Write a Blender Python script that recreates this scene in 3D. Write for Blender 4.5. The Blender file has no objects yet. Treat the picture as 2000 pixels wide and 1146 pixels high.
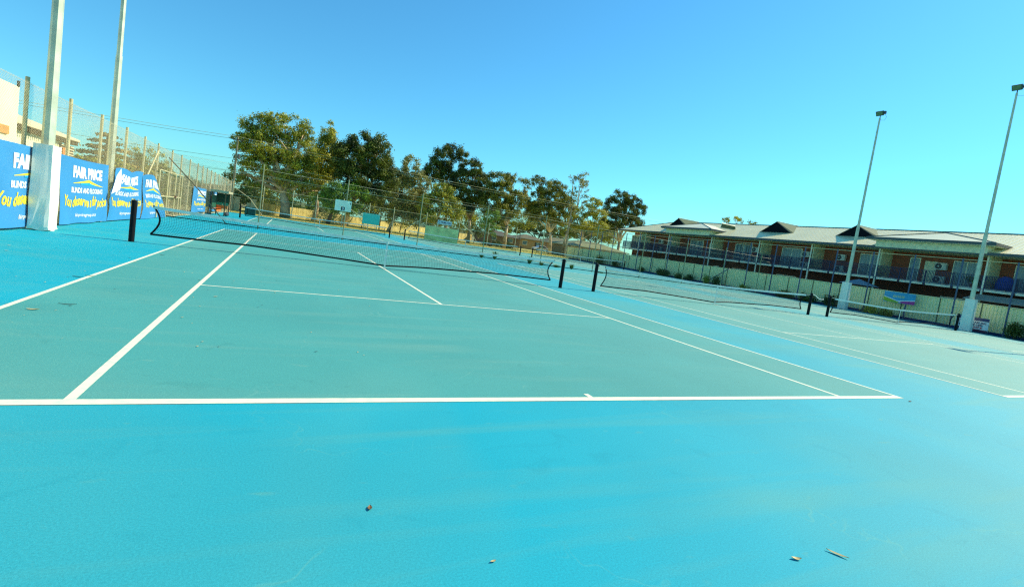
import bpy, math, random
import numpy as np
from mathutils import Vector, Matrix
R = math.radians
rnd = random.Random(7)
sc = bpy.context.scene
COL = sc.collection
PI = math.pi

# ------------------------------------------------------------------ camera geometry
CAM = np.array([-2.94842, -3.95935, 1.43865])
F_PX, YAW, PIT, ROL, OX, OY = 972.74, 0.45578, -0.0766, 0.14723, 19.63, -23.39
_f = np.array([math.sin(YAW)*math.cos(PIT), math.cos(YAW)*math.cos(PIT), math.sin(PIT)])
_r = np.array([math.cos(YAW), -math.sin(YAW), 0.0]); _u = np.cross(_r, _f)
RT = _r*math.cos(ROL)+_u*math.sin(ROL); UP = -_r*math.sin(ROL)+_u*math.cos(ROL)
def at(px, py, Y=None, X=None, Z=None):
    """world point seen at a photo position on a given plane (survey helper)"""
    d = _f + RT*(px-1000-OX)/F_PX - UP*(py-573-OY)/F_PX
    if Y is not None: t = (Y-CAM[1])/d[1]
    elif X is not None: t = (X-CAM[0])/d[0]
    else: t = (Z-CAM[2])/d[2]
    return CAM + d*t

# ------------------------------------------------------------------ materials
MATS = {}
def srgb(r, g, b):
    f = lambda c: c/12.92 if c <= .04045 else ((c+.055)/1.055)**2.4
    return (f(r/255), f(g/255), f(b/255), 1)
def mat(name, col, rough=.6, metal=0., var=.12, scale=3., bump=0., bscale=40., col2=None, island=0., spec=.5, trans=0., sub=None):
    if name in MATS: return MATS[name]
    m = bpy.data.materials.new(name); m.use_nodes = True
    n = m.node_tree.nodes; l = m.node_tree.links
    b = n['Principled BSDF']
    b.inputs['Roughness'].default_value = rough
    b.inputs['Metallic'].default_value = metal
    b.inputs['Specular IOR Level'].default_value = spec
    if len(col) == 3: col = (*col, 1)
    tc = n.new('ShaderNodeTexCoord')
    nz = n.new('ShaderNodeTexNoise'); nz.inputs['Scale'].default_value = scale; nz.inputs['Detail'].default_value = 6
    l.new(tc.outputs['Object'], nz.inputs['Vector'])
    rp = n.new('ShaderNodeMapRange'); rp.inputs[1].default_value = .3; rp.inputs[2].default_value = .7
    l.new(nz.outputs[0], rp.inputs[0])
    mx = n.new('ShaderNodeMix'); mx.data_type = 'RGBA'
    c2 = col2 if col2 else tuple(c*(1-var*1.6) for c in col[:3])
    c1 = col if col2 else tuple(min(1, c*(1+var)) for c in col[:3])
    mx.inputs[6].default_value = (*c1[:3], 1); mx.inputs[7].default_value = (*c2[:3], 1)
    l.new(rp.outputs[0], mx.inputs[0])
    out = mx.outputs[2]
    if island:
        g = n.new('ShaderNodeNewGeometry'); hs = n.new('ShaderNodeHueSaturation')
        r2 = n.new('ShaderNodeMapRange'); r2.inputs[3].default_value = 1-island; r2.inputs[4].default_value = 1+island
        l.new(g.outputs['Random Per Island'], r2.inputs[0]); l.new(r2.outputs[0], hs.inputs['Value'])
        l.new(out, hs.inputs['Color']); out = hs.outputs['Color']
    l.new(out, b.inputs['Base Color'])
    if bump:
        bn = n.new('ShaderNodeTexNoise'); bn.inputs['Scale'].default_value = bscale; bn.inputs['Detail'].default_value = 4
        l.new(tc.outputs['Object'], bn.inputs['Vector'])
        bp = n.new('ShaderNodeBump'); bp.inputs['Strength'].default_value = bump; bp.inputs['Distance'].default_value = .02
        l.new(bn.outputs[0], bp.inputs['Height']); l.new(bp.outputs[0], b.inputs['Normal'])
    if trans:
        tr = n.new('ShaderNodeBsdfTranslucent'); l.new(out, tr.inputs['Color'])
        ms = n.new('ShaderNodeMixShader'); ms.inputs[0].default_value = trans
        l.new(b.outputs[0], ms.inputs[1]); l.new(tr.outputs[0], ms.inputs[2])
        l.new(ms.outputs[0], n['Material Output'].inputs['Surface'])
    MATS[name] = m
    return m

def court_mat(name, col, dust_glare, dustamt, rough=.75):
    if name in MATS: return MATS[name]
    m = bpy.data.materials.new(name); m.use_nodes = True
    n = m.node_tree.nodes; l = m.node_tree.links; b = n['Principled BSDF']
    b.inputs['Roughness'].default_value = rough; b.inputs['Specular IOR Level'].default_value = .28
    tc = n.new('ShaderNodeTexCoord')
    def noise(sc_, det, stretch=(1, 1, 1), rot=0, dist=0):
        mp = n.new('ShaderNodeMapping'); mp.inputs['Scale'].default_value = stretch; mp.inputs['Rotation'].default_value = (0, 0, rot)
        l.new(tc.outputs['Object'], mp.inputs['Vector'])
        z = n.new('ShaderNodeTexNoise'); z.inputs['Scale'].default_value = sc_; z.inputs['Detail'].default_value = det
        z.inputs['Distortion'].default_value = dist
        l.new(mp.outputs[0], z.inputs['Vector']); return z.outputs[0]
    def rng(s, a, b_, c, d):
        r = n.new('ShaderNodeMapRange'); r.inputs[1].default_value = a; r.inputs[2].default_value = b_
        r.inputs[3].default_value = c; r.inputs[4].default_value = d; l.new(s, r.inputs[0]); return r.outputs[0]
    def mix(fac, a, b_):
        x = n.new('ShaderNodeMix'); x.data_type = 'RGBA'
        if isinstance(fac, (int, float)): x.inputs[0].default_value = fac
        else: l.new(fac, x.inputs[0])
        for i, v in ((6, a), (7, b_)):
            if isinstance(v, tuple): x.inputs[i].default_value = (*v[:3], 1)
            else: l.new(v, x.inputs[i])
        return x.outputs[2]
    c1 = tuple(c*.93 for c in col[:3]); c2 = tuple(min(1, c*1.06) for c in col[:3])
    o = mix(rng(noise(.45, 5, dist=.6), .3, .7, 0, 1), c1, c2)
    # dusty squeegee streaks and big patches
    st = rng(noise(1.1, 4, (.18, 1.5, 1), R(8), 1.2), .52, .78, 0, dustamt)
    o = mix(st, o, dust_glare)
    st2 = rng(noise(.22, 3, (1, .5, 1), R(-30), .8), .5, .75, 0, dustamt*1.1)
    o = mix(st2, o, dust_glare)
    # sun glare painted in: paler toward the right hand courts, broken up by noise
    sx = n.new('ShaderNodeSeparateXYZ'); l.new(tc.outputs['Object'], sx.inputs[0])
    wn = n.new('ShaderNodeMath'); wn.operation = 'MULTIPLY'; l.new(rng(sx.outputs[0], -3, 20, 0, 1), wn.inputs[0]); l.new(rng(noise(.35, 6, (.4, 1.3, 1), R(20), .5), .25, .75, .25, .62), wn.inputs[1])
    o = mix(wn.outputs[0], o, dust_glare)
    # water marks and small stains
    o = mix(rng(noise(2.6, 5, (1, 1, 1), 0, 1.5), .62, .72, 0, .16), o, tuple(c*.62 for c in col[:3]))
    o = mix(rng(noise(7, 3, (.5, 1, 1), R(50), .3), .68, .76, 0, .22), o, dust_glare)
    # scuffs: thin curved pale scratches
    vz = n.new('ShaderNodeTexVoronoi'); vz.feature = 'DISTANCE_TO_EDGE'; vz.inputs['Scale'].default_value = .55
    mp = n.new('ShaderNodeMapping'); mp.inputs['Scale'].default_value = (1, .6, 1)
    nn = n.new('ShaderNodeTexNoise'); nn.inputs['Scale'].default_value = 1.3; nn.inputs['Detail'].default_value = 3
    l.new(tc.outputs['Object'], nn.inputs['Vector'])
    va = n.new('ShaderNodeVectorMath'); va.operation = 'MULTIPLY_ADD'; va.inputs[1].default_value = (1.6, 1.6, 0)
    l.new(nn.outputs['Color'], va.inputs[0]); l.new(tc.outputs['Object'], va.inputs[2])
    l.new(va.outputs[0], mp.inputs['Vector']); l.new(mp.outputs[0], vz.inputs['Vector'])
    ed = rng(vz.outputs['Distance'], 0, .0035, .22, 0)
    gate = rng(noise(.9, 2), .5, .62, 0, 1)
    mm = n.new('ShaderNodeMath'); mm.operation = 'MULTIPLY'; l.new(ed, mm.inputs[0]); l.new(gate, mm.inputs[1])
    o = mix(mm.outputs[0], o, tuple(min(1, d*1.25) for d in dust_glare[:3]))
    # grain
    g = noise(95, 4)
    o2 = n.new('ShaderNodeHueSaturation'); l.new(o, o2.inputs['Color']); l.new(rng(g, .3, .7, .88, 1.12), o2.inputs['Value'])
    l.new(o2.outputs[0], b.inputs['Base Color'])
    bp = n.new('ShaderNodeBump'); bp.inputs['Strength'].default_value = .25; bp.inputs['Distance'].default_value = .004
    l.new(noise(220, 3), bp.inputs['Height']); l.new(bp.outputs[0], b.inputs['Normal'])
    MATS[name] = m; return m

def brick_mat():
    if 'brick' in MATS: return MATS['brick']
    m = bpy.data.materials.new('brick'); m.use_nodes = True
    n = m.node_tree.nodes; l = m.node_tree.links; b = n['Principled BSDF']; b.inputs['Roughness'].default_value = .85
    tc = n.new('ShaderNodeTexCoord'); sp = n.new('ShaderNodeSeparateXYZ'); cb = n.new('ShaderNodeCombineXYZ')
    l.new(tc.outputs['Object'], sp.inputs[0])
    ad = n.new('ShaderNodeMath'); ad.operation = 'ADD'; l.new(sp.outputs[0], ad.inputs[0]); l.new(sp.outputs[1], ad.inputs[1])
    l.new(ad.outputs[0], cb.inputs[0]); l.new(sp.outputs[2], cb.inputs[1])
    br = n.new('ShaderNodeTexBrick'); br.inputs['Scale'].default_value = 1
    br.inputs['Brick Width'].default_value = .24; br.inputs['Row Height'].default_value = .086; br.inputs['Mortar Size'].default_value = .008
    br.inputs['Color1'].default_value = (.36, .085, .02, 1); br.inputs['Color2'].default_value = (.27, .055, .015, 1); br.inputs['Mortar'].default_value = (.15, .09, .05, 1)
    l.new(cb.outputs[0], br.inputs['Vector']); l.new(br.outputs['Color'], b.inputs['Base Color'])
    MATS['brick'] = m; return m

def glass_mat(name='window_glass', col=(.05, .07, .08), rough=.06):
    if name in MATS: return MATS[name]
    m = mat(name, col, rough, 0, .3, 2.0, spec=.9); return m

# ------------------------------------------------------------------ mesh builder
class MB:
    def __init__(s): s.v = []; s.f = []
    def add(s, v, f):
        o = len(s.v); s.v.extend([tuple(p) for p in v]); s.f.extend([tuple(i+o for i in q) for q in f]); return s
    def box(s, c, d, rz=0, m=None):
        x, y, z = d[0]/2, d[1]/2, d[2]/2
        vs = [Vector(p) for p in ((-x,-y,-z),(x,-y,-z),(x,y,-z),(-x,y,-z),(-x,-y,z),(x,-y,z),(x,y,z),(-x,y,z))]
        M = m if m else Matrix.Rotation(rz, 3, 'Z')
        vs = [M @ p + Vector(c) for p in vs]
        return s.add(vs, [(0,3,2,1),(4,5,6,7),(0,1,5,4),(1,2,6,5),(2,3,7,6),(3,0,4,7)])
    def bx(s, a, b):
        return s.box([(a[i]+b[i])/2 for i in range(3)], [abs(b[i]-a[i]) for i in range(3)])
    def tube(s, pts, r, n=6, cap=True, rot=0):
        pts = [Vector(p) for p in pts]
        if not hasattr(r, '__len__'): r = [r]*len(pts)
        rings = []; ref = None
        for i, p in enumerate(pts):
            t = (pts[min(i+1, len(pts)-1)] - pts[max(i-1, 0)]).normalized()
            if ref is None or abs(t.dot(ref)) > .98: ref = Vector((1, 0, 0)) if abs(t.x) < .9 else Vector((0, 1, 0))
            a = (ref - t*ref.dot(t)).normalized(); b = t.cross(a); ref = a
            rings.append([p + (a*math.cos(2*PI*k/n+rot) + b*math.sin(2*PI*k/n+rot))*r[i] for k in range(n)])
        vs = [q for ring in rings for q in ring]; fs = []
        for i in range(len(pts)-1):
            for k in range(n):
                k2 = (k+1) % n; fs.append((i*n+k, i*n+k2, (i+1)*n+k2, (i+1)*n+k))
        if cap: fs += [tuple(range(n))[::-1], tuple((len(pts)-1)*n+k for k in range(n))]
        return s.add(vs, fs)
    def prism(s, poly, axis, a, b):
        """poly list of 2D points extruded along axis ('x','y','z') from a to b"""
        def P(p, t):
            return {'x': (t, p[0], p[1]), 'y': (p[0], t, p[1]), 'z': (p[0], p[1], t)}[axis]
        n = len(poly); vs = [P(p, a) for p in poly]+[P(p, b) for p in poly]
        fs = [tuple(range(n))[::-1], tuple(range(n, 2*n))]+[(i, (i+1) % n, n+(i+1) % n, n+i) for i in range(n)]
        return s.add(vs, fs)
    def build(s, name, m, parent=None, smooth=False, bevel=0, fixn=True):
        me = bpy.data.meshes.new(name); me.from_pydata([tuple(map(float, p)) for p in s.v], [], s.f)
        if fixn:
            import bmesh
            bm = bmesh.new(); bm.from_mesh(me); bmesh.ops.recalc_face_normals(bm, faces=bm.faces); bm.to_mesh(me); bm.free()
        me.materials.append(m)
        if smooth: me.polygons.foreach_set('use_smooth', [True]*len(me.polygons))
        o = bpy.data.objects.new(name, me); COL.objects.link(o)
        if parent: o.parent = parent; o.matrix_parent_inverse = parent.matrix_world.inverted() if False else Matrix.Translation(-Vector(parent.location))
        if bevel:
            md = o.modifiers.new('Bevel', 'BEVEL'); md.width = bevel; md.segments = 2; md.limit_method = 'ANGLE'
        return o

def npmesh(name, V, Q, m, parent=None, smooth=False):
    V = np.asarray(V, np.float32); Q = np.asarray(Q, np.int32); k = Q.shape[1]
    me = bpy.data.meshes.new(name); me.vertices.add(len(V)); me.vertices.foreach_set('co', V.ravel())
    me.loops.add(Q.size); me.loops.foreach_set('vertex_index', Q.ravel())
    me.polygons.add(len(Q)); me.polygons.foreach_set('loop_start', np.arange(0, Q.size, k, dtype=np.int32))
    me.polygons.foreach_set('loop_total', np.full(len(Q), k, np.int32))
    me.update(calc_edges=True); me.validate(); me.materials.append(m)
    o = bpy.data.objects.new(name, me); COL.objects.link(o)
    if parent: o.parent = parent; o.matrix_parent_inverse = Matrix.Translation(-Vector(parent.location))
    return o
def tag(o, label=None, cat=None, group=None, kind=None):
    if label: o['label'] = label
    if cat: o['category'] = cat
    if group: o['group'] = group
    if kind: o['kind'] = kind
    return o
def empty(name, loc, label, cat, group=None):
    o = bpy.data.objects.new(name, None); COL.objects.link(o); o.location = loc; o.empty_display_size = .2
    return tag(o, label, cat, group)
def copy_thing(root, delta, label, group=None):
    c = root.copy(); COL.objects.link(c); c.location = Vector(root.location)+Vector(delta); c['label'] = label
    if group: c['group'] = group
    for ch in [o for o in bpy.data.objects if o.parent == root]:
        d = ch.copy(); COL.objects.link(d); d.parent = c; d.matrix_parent_inverse = ch.matrix_parent_inverse.copy()
        for g in [o for o in bpy.data.objects if o.parent == ch]:
            e = g.copy(); COL.objects.link(e); e.parent = d; e.matrix_parent_inverse = g.matrix_parent_inverse.copy()
    return c

# ------------------------------------------------------------------ palette
BLUE = court_mat('court_blue_acrylic', srgb(0, 158, 176), srgb(110, 160, 130), .28)
GREEN = court_mat('court_green_acrylic', srgb(70, 150, 144), srgb(128, 166, 146), .26)
LINE = mat('line_paint', (.84, .80, .56), .75, scale=14, col2=(.60, .66, .52))
GALV = mat('galvanised_steel', srgb(200, 204, 176), .5, .25, .14, 2.5)
WIRE = mat('fence_wire', srgb(216, 202, 160), .6, .0, .05, 1)
POSTM = mat('fence_post_steel', srgb(206, 190, 140), .6, .0, .16, 4)
BLUEPOST = mat('grey_blue_post', srgb(60, 84, 112), .5, 0, .1, 4)
BLACK = mat('black_post_paint', (.006, .007, .008), .6, 0, .2, 6, spec=.15)
NETM = mat('black_net_twine', (.008, .012, .012), .9, 0, .1, 5, spec=.1)
BAND = mat('white_canvas_band', (.8, .8, .7), .85, 0, .1, 8)
CREAM = mat('cream_render', srgb(226, 212, 168), .85, 0, .05, 1.2, bump=.15, bscale=60)
PAD = mat('padded_vinyl', (.84, .80, .66), .5, 0, .06, 2.5)
DARK = mat('dark_void', (.02, .02, .022), .9)

# ------------------------------------------------------------------ ground and courts
def sheet(name, x0, x1, y0, y1, z, m, kind='structure'):
    o = MB().add([(x0,y0,z),(x1,y0,z),(x1,y1,z),(x0,y1,z)], [(0,1,2,3)]).build(name, m, fixn=False); tag(o, kind=kind); return o
EARTH = mat('dry_ground', srgb(150, 132, 84), .95, 0, .25, .25, bump=.3, bscale=8, col2=srgb(110, 118, 62))
sheet('ground', -1500, 1500, -600, 2500, -.06, EARTH)
sheet('court_surface', -8.75, 38.65, -10, 62.6, 0, BLUE)
S, D, L = 4.115, 5.485, 23.77
CX = [0, 14.269, 28.56]; RY = [0, 33.88]
g = MB(); ln = MB()
def rect(b, x0, x1, y0, y1, z): b.add([(x0,y0,z),(x1,y0,z),(x1,y1,z),(x0,y1,z)], [(0,1,2,3)])
for j, oy in enumerate(RY):
    for i, ox in enumerate(CX):
        rect(g, ox-D, ox+D, oy, oy+L, .0018)
        z = .0034; w = .05
        ys = [(oy, oy+.1), (oy+L-.1, oy+L)]
        for a, b in ys: rect(ln, ox-D, ox+D, a, b, z)
        for sx in (-1, 1):
            for q in (D, S):
                x0, x1 = sorted((ox+sx*q, ox+sx*(q-w*(1.3 if q == S else 1.15))))
                rect(ln, x0, x1, oy+.1, oy+L-.1, z)
        for yy in (oy+5.485, oy+L-5.485): rect(ln, ox-S+.065, ox+S-.065, yy-.025, yy+.025, z)
        rect(ln, ox-.03, ox+.03, oy+5.51, oy+L-5.51, z)
        rect(ln, ox-.028, ox+.028, oy+.1, oy+.2, z); rect(ln, ox-.028, ox+.028, oy+L-.2, oy+L-.1, z)
tag(g.build('court_green_paint', GREEN, fixn=False), kind='structure')
tag(ln.build('court_line_markings', LINE, fixn=False), kind='structure')
# painted dark line for the shadow of nets and posts
shadow_ln = MB(); rect(shadow_ln, -7.5, 37.5, 11.875, 11.888, .0046); rect(shadow_ln, -7.5, 37.5, 45.755, 45.77, .0046)
tag(shadow_ln.build('net_shadow_line', mat('net_shadow_dark', (.01, .05, .08), .7), fixn=False), kind='structure')
# kerb under left fence, gravel strips
KERB = mat('concrete_kerb', srgb(178, 160, 120), .9, 0, .2, 4, bump=.3)
tag(MB().bx((-8.9, -6, -.05), (-8.72, 63.2, .05)).build('concrete_kerb_strip', KERB), kind='structure')
tag(MB().bx((-8.9, 62.6, -.05), (39.0, 62.8, .03)).build('concrete_kerb_edge', KERB), kind='structure')
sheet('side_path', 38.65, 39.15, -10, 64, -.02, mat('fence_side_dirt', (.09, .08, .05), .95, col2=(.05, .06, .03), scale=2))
DRY = mat('dry_grass_lawn', srgb(216, 200, 122), .95, 0, .2, .12, bump=.2, bscale=15, col2=srgb(160, 164, 70))
sheet('lawn', -40, 120, 63.0, 130, -.03, DRY)

# grass blades on the far verge, sparse stuff
def blades(n, box, h, seed, name, m, parent=None, spread=.6):
    r = np.random.RandomState(seed)
    x = r.uniform(box[0], box[1], n); y = r.uniform(box[2], box[3], n); z0 = np.full(n, box[4])
    a = r.uniform(0, 2*PI, n); hh = h*r.uniform(.5, 1.2, n); w = .02+.015*r.rand(n)
    dx, dy = np.cos(a)*w, np.sin(a)*w; lx, ly = r.normal(0, spread*h*.5, n), r.normal(0, spread*h*.5, n)
    V = np.stack([np.stack([x-dx, y-dy, z0], 1), np.stack([x+dx, y+dy, z0], 1), np.stack([x+lx, y+ly, z0+hh], 1)], 1).reshape(-1, 3)
    return npmesh(name, V, np.arange(3*n).reshape(-1, 3), m, parent)
GRASS = mat('grass_blade', srgb(220, 196, 100), .8, 0, .2, .15, col2=srgb(140, 160, 60), island=.3, trans=.3)
tag(blades(26000, (-20, 75, 63.6, 92, -.03), .09, 3, 'grass', GRASS), kind='stuff')

# ------------------------------------------------------------------ chain link panel
def chainlink(name, p0, p1, z0, z1, parent, pitch=.075, r=.0016, m=WIRE, seg=8):
    p0 = np.array(p0, float); p1 = np.array(p1, float); Lh = np.linalg.norm(p1-p0); u = (p1-p0)/Lh
    nrm = np.array([-u[1], u[0]]); H = z1-z0; A = []; B = []
    for fam in (1, -1):
        for s in np.arange(-H, Lh+H, pitch):
            a0, b0 = (s, s+H) if fam == 1 else (s+H, s)
            # clip to [0,L]
            t0, t1 = 0., 1.
            d = b0-a0
            for lim, sg in ((0, 1), (Lh, -1)):
                fa = sg*(a0-lim); fb = sg*(b0-lim)
                if fa < 0 and fb < 0: t0 = 2; break
                if fa < 0: t0 = max(t0, fa/(fa-fb))
                elif fb < 0: t1 = min(t1, fa/(fa-fb))
            if t1-t0 < 1e-3: continue
            k = max(1, int(seg*(t1-t0)+.5)); ts = np.linspace(t0, t1, k+1)
            for q in range(k):
                A.append((a0+d*ts[q], z0+H*ts[q], fam)); B.append((a0+d*ts[q+1], z0+H*ts[q+1], fam))
    A = np.array(A); B = np.array(B); n = len(A)
    wav = lambda uu, zz: .02*np.sin(uu*1.7+zz)+.015*np.sin(uu*.6+zz*2.1)
    def P(Q, du, dz, dn):
        x = Q[:, 0]+du*Q[:, 2]; z = Q[:, 1]+dz; off = dn+wav(Q[:, 0], Q[:, 1])*np.clip((Q[:, 1]-z0)*(z1-Q[:, 1]), 0, 1)
        return np.stack([p0[0]+u[0]*x+nrm[0]*off, p0[1]+u[1]*x+nrm[1]*off, z], 1)
    c = r*.9
    V = np.stack([P(A, -c, c, -r*.6), P(A, c, -c, -r*.6), P(A, 0, 0, r), P(B, -c, c, -r*.6), P(B, c, -c, -r*.6), P(B, 0, 0, r)], 1).reshape(-1, 3)
    i = np.arange(n)[:, None]*6
    Q = np.concatenate([i+np.array([[0, 1, 4, 3]]), i+np.array([[1, 2, 5, 4]]), i+np.array([[2, 0, 3, 5]])], 0)
    return npmesh(name, V, Q, m, parent)

# ---- left boundary fence
FX = -8.7
lf = empty('chain_link_fence', (FX, 10, 0), 'tall pale chain link fence on steel posts behind the blue banners', 'fence')
for part in ((-3, 31.0), (31.0, 63.2)):
    chainlink('mesh', (FX, part[0]), (FX, part[1]), .08, 3.5, lf, r=.0017)
lys = [-2, .9, 3.8, 6.65, 9.5, 12.36, 15.06, 17.79, 20.73, 23.55, 26.13, 29.5, 32.2, 35.2, 38.4, 40.8, 43.1, 45.6, 48, 50.8, 53.6, 56.4, 59.2, 62.0]
for y in lys:
    r_ = .045 if y < 22 else .04
    p = MB().tube([(FX-.05, y, 0), (FX-.05, y, 3.62)], r_, 10)
    p.build('post', POSTM, lf, smooth=False)
wr = MB()
for z in (3.48, 1.9, .12): wr.tube([(FX, y, z-.03*math.sin(y*1.1)**2) for y in np.arange(-3, 63.3, 1.4)], .004, 4)
wr.build('tension_wire', WIRE, lf)
MB().tube([(FX-.02, 26.1, 3.3), (FX+.0, 23.7, 1.6)], .03, 8).build('brace', POSTM, lf)
# gate in left fence (y 26..31.9)
gt = empty('gate', (FX+.1, 29, 0), 'tall tubular chain link gate past the last blue banner', 'gate')
gm = MB()
for y in (26.0, 28.0, 30.0, 31.9): gm.tube([(FX+.12, y, .05), (FX+.12, y, 2.38)], .03, 8)
for z in (2.38, 1.1): gm.tube([(FX+.12, 26.0, z), (FX+.12, 31.9, z)], .026, 8)
gm.build('frame', POSTM, gt)
MB().box((FX+.16, 30, 1.12), (.06, .16, .14)).tube([(FX+.2, 29.9, 1.12), (FX+.2, 30.2, 1.16)], .015, 6).build('latch', mat('rusty_latch', (.16, .06, .03), .8), gt)

# ---- divider fence between the two rows of courts
DY = 28.4
dv = empty('chain_link_fence', (14, DY, 0), 'long chain link divider fence between the near and far courts', 'fence')
chainlink('mesh', (FX, DY), (38.4, DY), .12, 3.45, dv, pitch=.1, r=.001, m=mat('thin_wire', srgb(96, 96, 76), .7, 0, spec=.2), seg=6)
dxs = [-4.25+4.6*k for k in range(0, 10)]
for x in dxs:
    MB().tube([(x, DY, 0), (x, DY, 3.68)], .032, 10).build('post', mat('divider_post_steel', srgb(146, 146, 104), .6, 0), dv)
w = MB()
for z in (3.4, 3.05, 1.8): w.tube([(x, DY, z-.025*abs(math.sin((x+4.25)/4.6*PI))) for x in np.arange(FX, 38.5, 1.15)], .006, 4)
w.build('tension_wire', WIRE, dv)
MB().tube([(FX, DY, .07), (38.4, DY, .07)], .028, 6).build('bottom_rail', BLACK, dv)
MB().tube([(FX, DY, 3.15), (-7.3, DY, 1.75), (-5.8, DY, .03)], .026, 8).build('brace', mat('brown_brace', srgb(120, 100, 66), .6), dv)

# ---- far fence
FY = 63.4
ff = empty('chain_link_fence', (14, FY, 0), 'chain link fence along the far end below the gum trees', 'fence')
chainlink('mesh', (FX, FY), (38.4, FY), .05, 3.25, ff, pitch=.13, r=.0022, m=mat('green_wire', srgb(112, 120, 84), .6, .1), seg=6)
fxs = [-8.6, -5.4, -2.21, .46, 3.6, 6.8, 9.95, 14.39, 19.1, 23.56, 28, 32.5, 36.9]
for x in fxs: MB().tube([(x, FY, 0), (x, FY, 3.62)], .045, 8).build('post', POSTM, ff)
for x, d in ((14.39, -1), (19.1, 1), (-8.6, 1), (3.6, 1)):
    MB().tube([(x, FY, 3.0), (x+d*1.8, FY-.05, 1.9), (x+d*3.3, FY-.05, .05)], .035, 6).build('brace', POSTM, ff)
MB().tube([(FX, FY, 3.25), (38.4, FY, 3.25)], .02, 6).build('top_rail', POSTM, ff)

# ---- right boundary chain fence
RX = 38.55
rf = empty('chain_link_fence', (RX, 30, 0), 'tall grey blue posted chain link fence in front of the pale sheet fence', 'fence')
chainlink('mesh', (RX, 4), (RX, 63.4), .05, 4.72, rf, pitch=.12, r=.0011, m=mat('shaded_wire', srgb(48, 58, 66), .8, 0, spec=.1), seg=8)
y = 5.2
while y < 63.5:
    MB().tube([(RX, y, 0), (RX, y, 4.78)], .05, 8).build('post', BLUEPOST, rf); y += 2.86
for z, nm in ((4.72, 'top_rail'), (2.86, 'mid_rail')):
    MB().tube([(RX, 4, z), (RX, 63.4, z)], .025, 6).build(nm, POSTM if z > 4 else BLUEPOST, rf)
MB().tube([(RX-.1, 33.0, 1.95), (RX-.1, 36.0, .1)], .04, 6).build('brace', BLUEPOST, rf)

# ---- pale corrugated sheet fence
CFX = 39.15
CBM = mat('pale_sheet_metal', srgb(252, 240, 182), .6, .0, .08, .7, col2=srgb(238, 232, 176))
cf = empty('sheet_metal_fence', (CFX, 30, 0), 'pale green ribbed sheet metal fence below the brick apartments', 'fence')
y = 3.0; k = 0
while y < 66:
    prof = []; n = 12
    for q in range(n):
        yy = y+.03+q*(2.31/n)
        prof += [(CFX, yy), (CFX, yy+.075), (CFX+.055, yy+.095), (CFX+.055, yy+.175)]
    prof.append((CFX, y+2.34))
    h = 1.9+.02*math.sin(y)
    V = [(a, b, .03) for a, b in prof]+[(a, b, h) for a, b in prof]; m_ = len(prof)
    V2 = [(a+.012, b, z) for a, b, z in V]
    mb = MB().add(V+V2, [(i, i+1, m_+i+1, m_+i) for i in range(m_-1)]+[(2*m_+i, 3*m_+i, 3*m_+i+1, 2*m_+i+1) for i in range(m_-1)]+[(m_+i, m_+i+1, 3*m_+i+1, 3*m_+i) for i in range(m_-1)])
    mb.build('panel', CBM, cf)
    MB().bx((CFX-.035, y-.028, 0), (CFX+.06, y+.028, 1.93)).build('post', mat('sheet_fence_post', srgb(96, 104, 74), .6), cf)
    y += 2.37; k += 1
MB().bx((CFX-.035, 3, 1.9), (CFX+.06, 66, 1.95)).build('capping_rail', CBM, cf)
MB().bx((CFX-.07, 3, -.03), (CFX-.037, 66, .17)).build('shadow_strip', mat('shadow_strip_blue', srgb(8, 60, 110), .8), cf)  # added dark strip that thickens the shadow at the fence foot

# ------------------------------------------------------------------ nets and net posts
NM = {}
def net_shape(U, V):
    """U -1..1 along the net, V 0 top .. 1 bottom -> x, y, z"""
    au = abs(U)
    zt = .86+.13*au**1.6
    zb = .10+.14*min(1, au*1.6)
    ends = max(0, (au-.93)/.07)
    bow = (.22+.10*math.sin(3*U+1))*min(1, au*4+.15)
    yv = bow*math.sin(V*PI*.62)*1.0+ .05*math.sin(9*U)*V
    W = 6.0-.16*math.sin(V*PI)*1.0+.03*V
    return (U*W, yv, zt+(zb-zt)*V)
def ribbon_tri(lines, r):
    VV = []; QQ = []; o = 0
    for pts in lines:
        P = np.array(pts); n = len(P)
        T = np.gradient(P, axis=0); T /= np.linalg.norm(T, axis=1)[:, None]
        ref = np.array([0, 1., 0]); a = np.cross(T, ref); a /= np.linalg.norm(a, axis=1)[:, None]; b = np.cross(T, a)
        ring = np.stack([P+r*(a*math.cos(t)+b*math.sin(t)) for t in (0, 2.094, 4.189)], 1).reshape(-1, 3)
        VV.append(ring); i = np.arange(n-1)[:, None]*3+o
        for k in range(3):
            k2 = (k+1) % 3; QQ.append(np.concatenate([i+k, i+k2, i+3+k2, i+3+k], 1))
        o += 3*n
    return np.concatenate(VV), np.concatenate(QQ)
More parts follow.
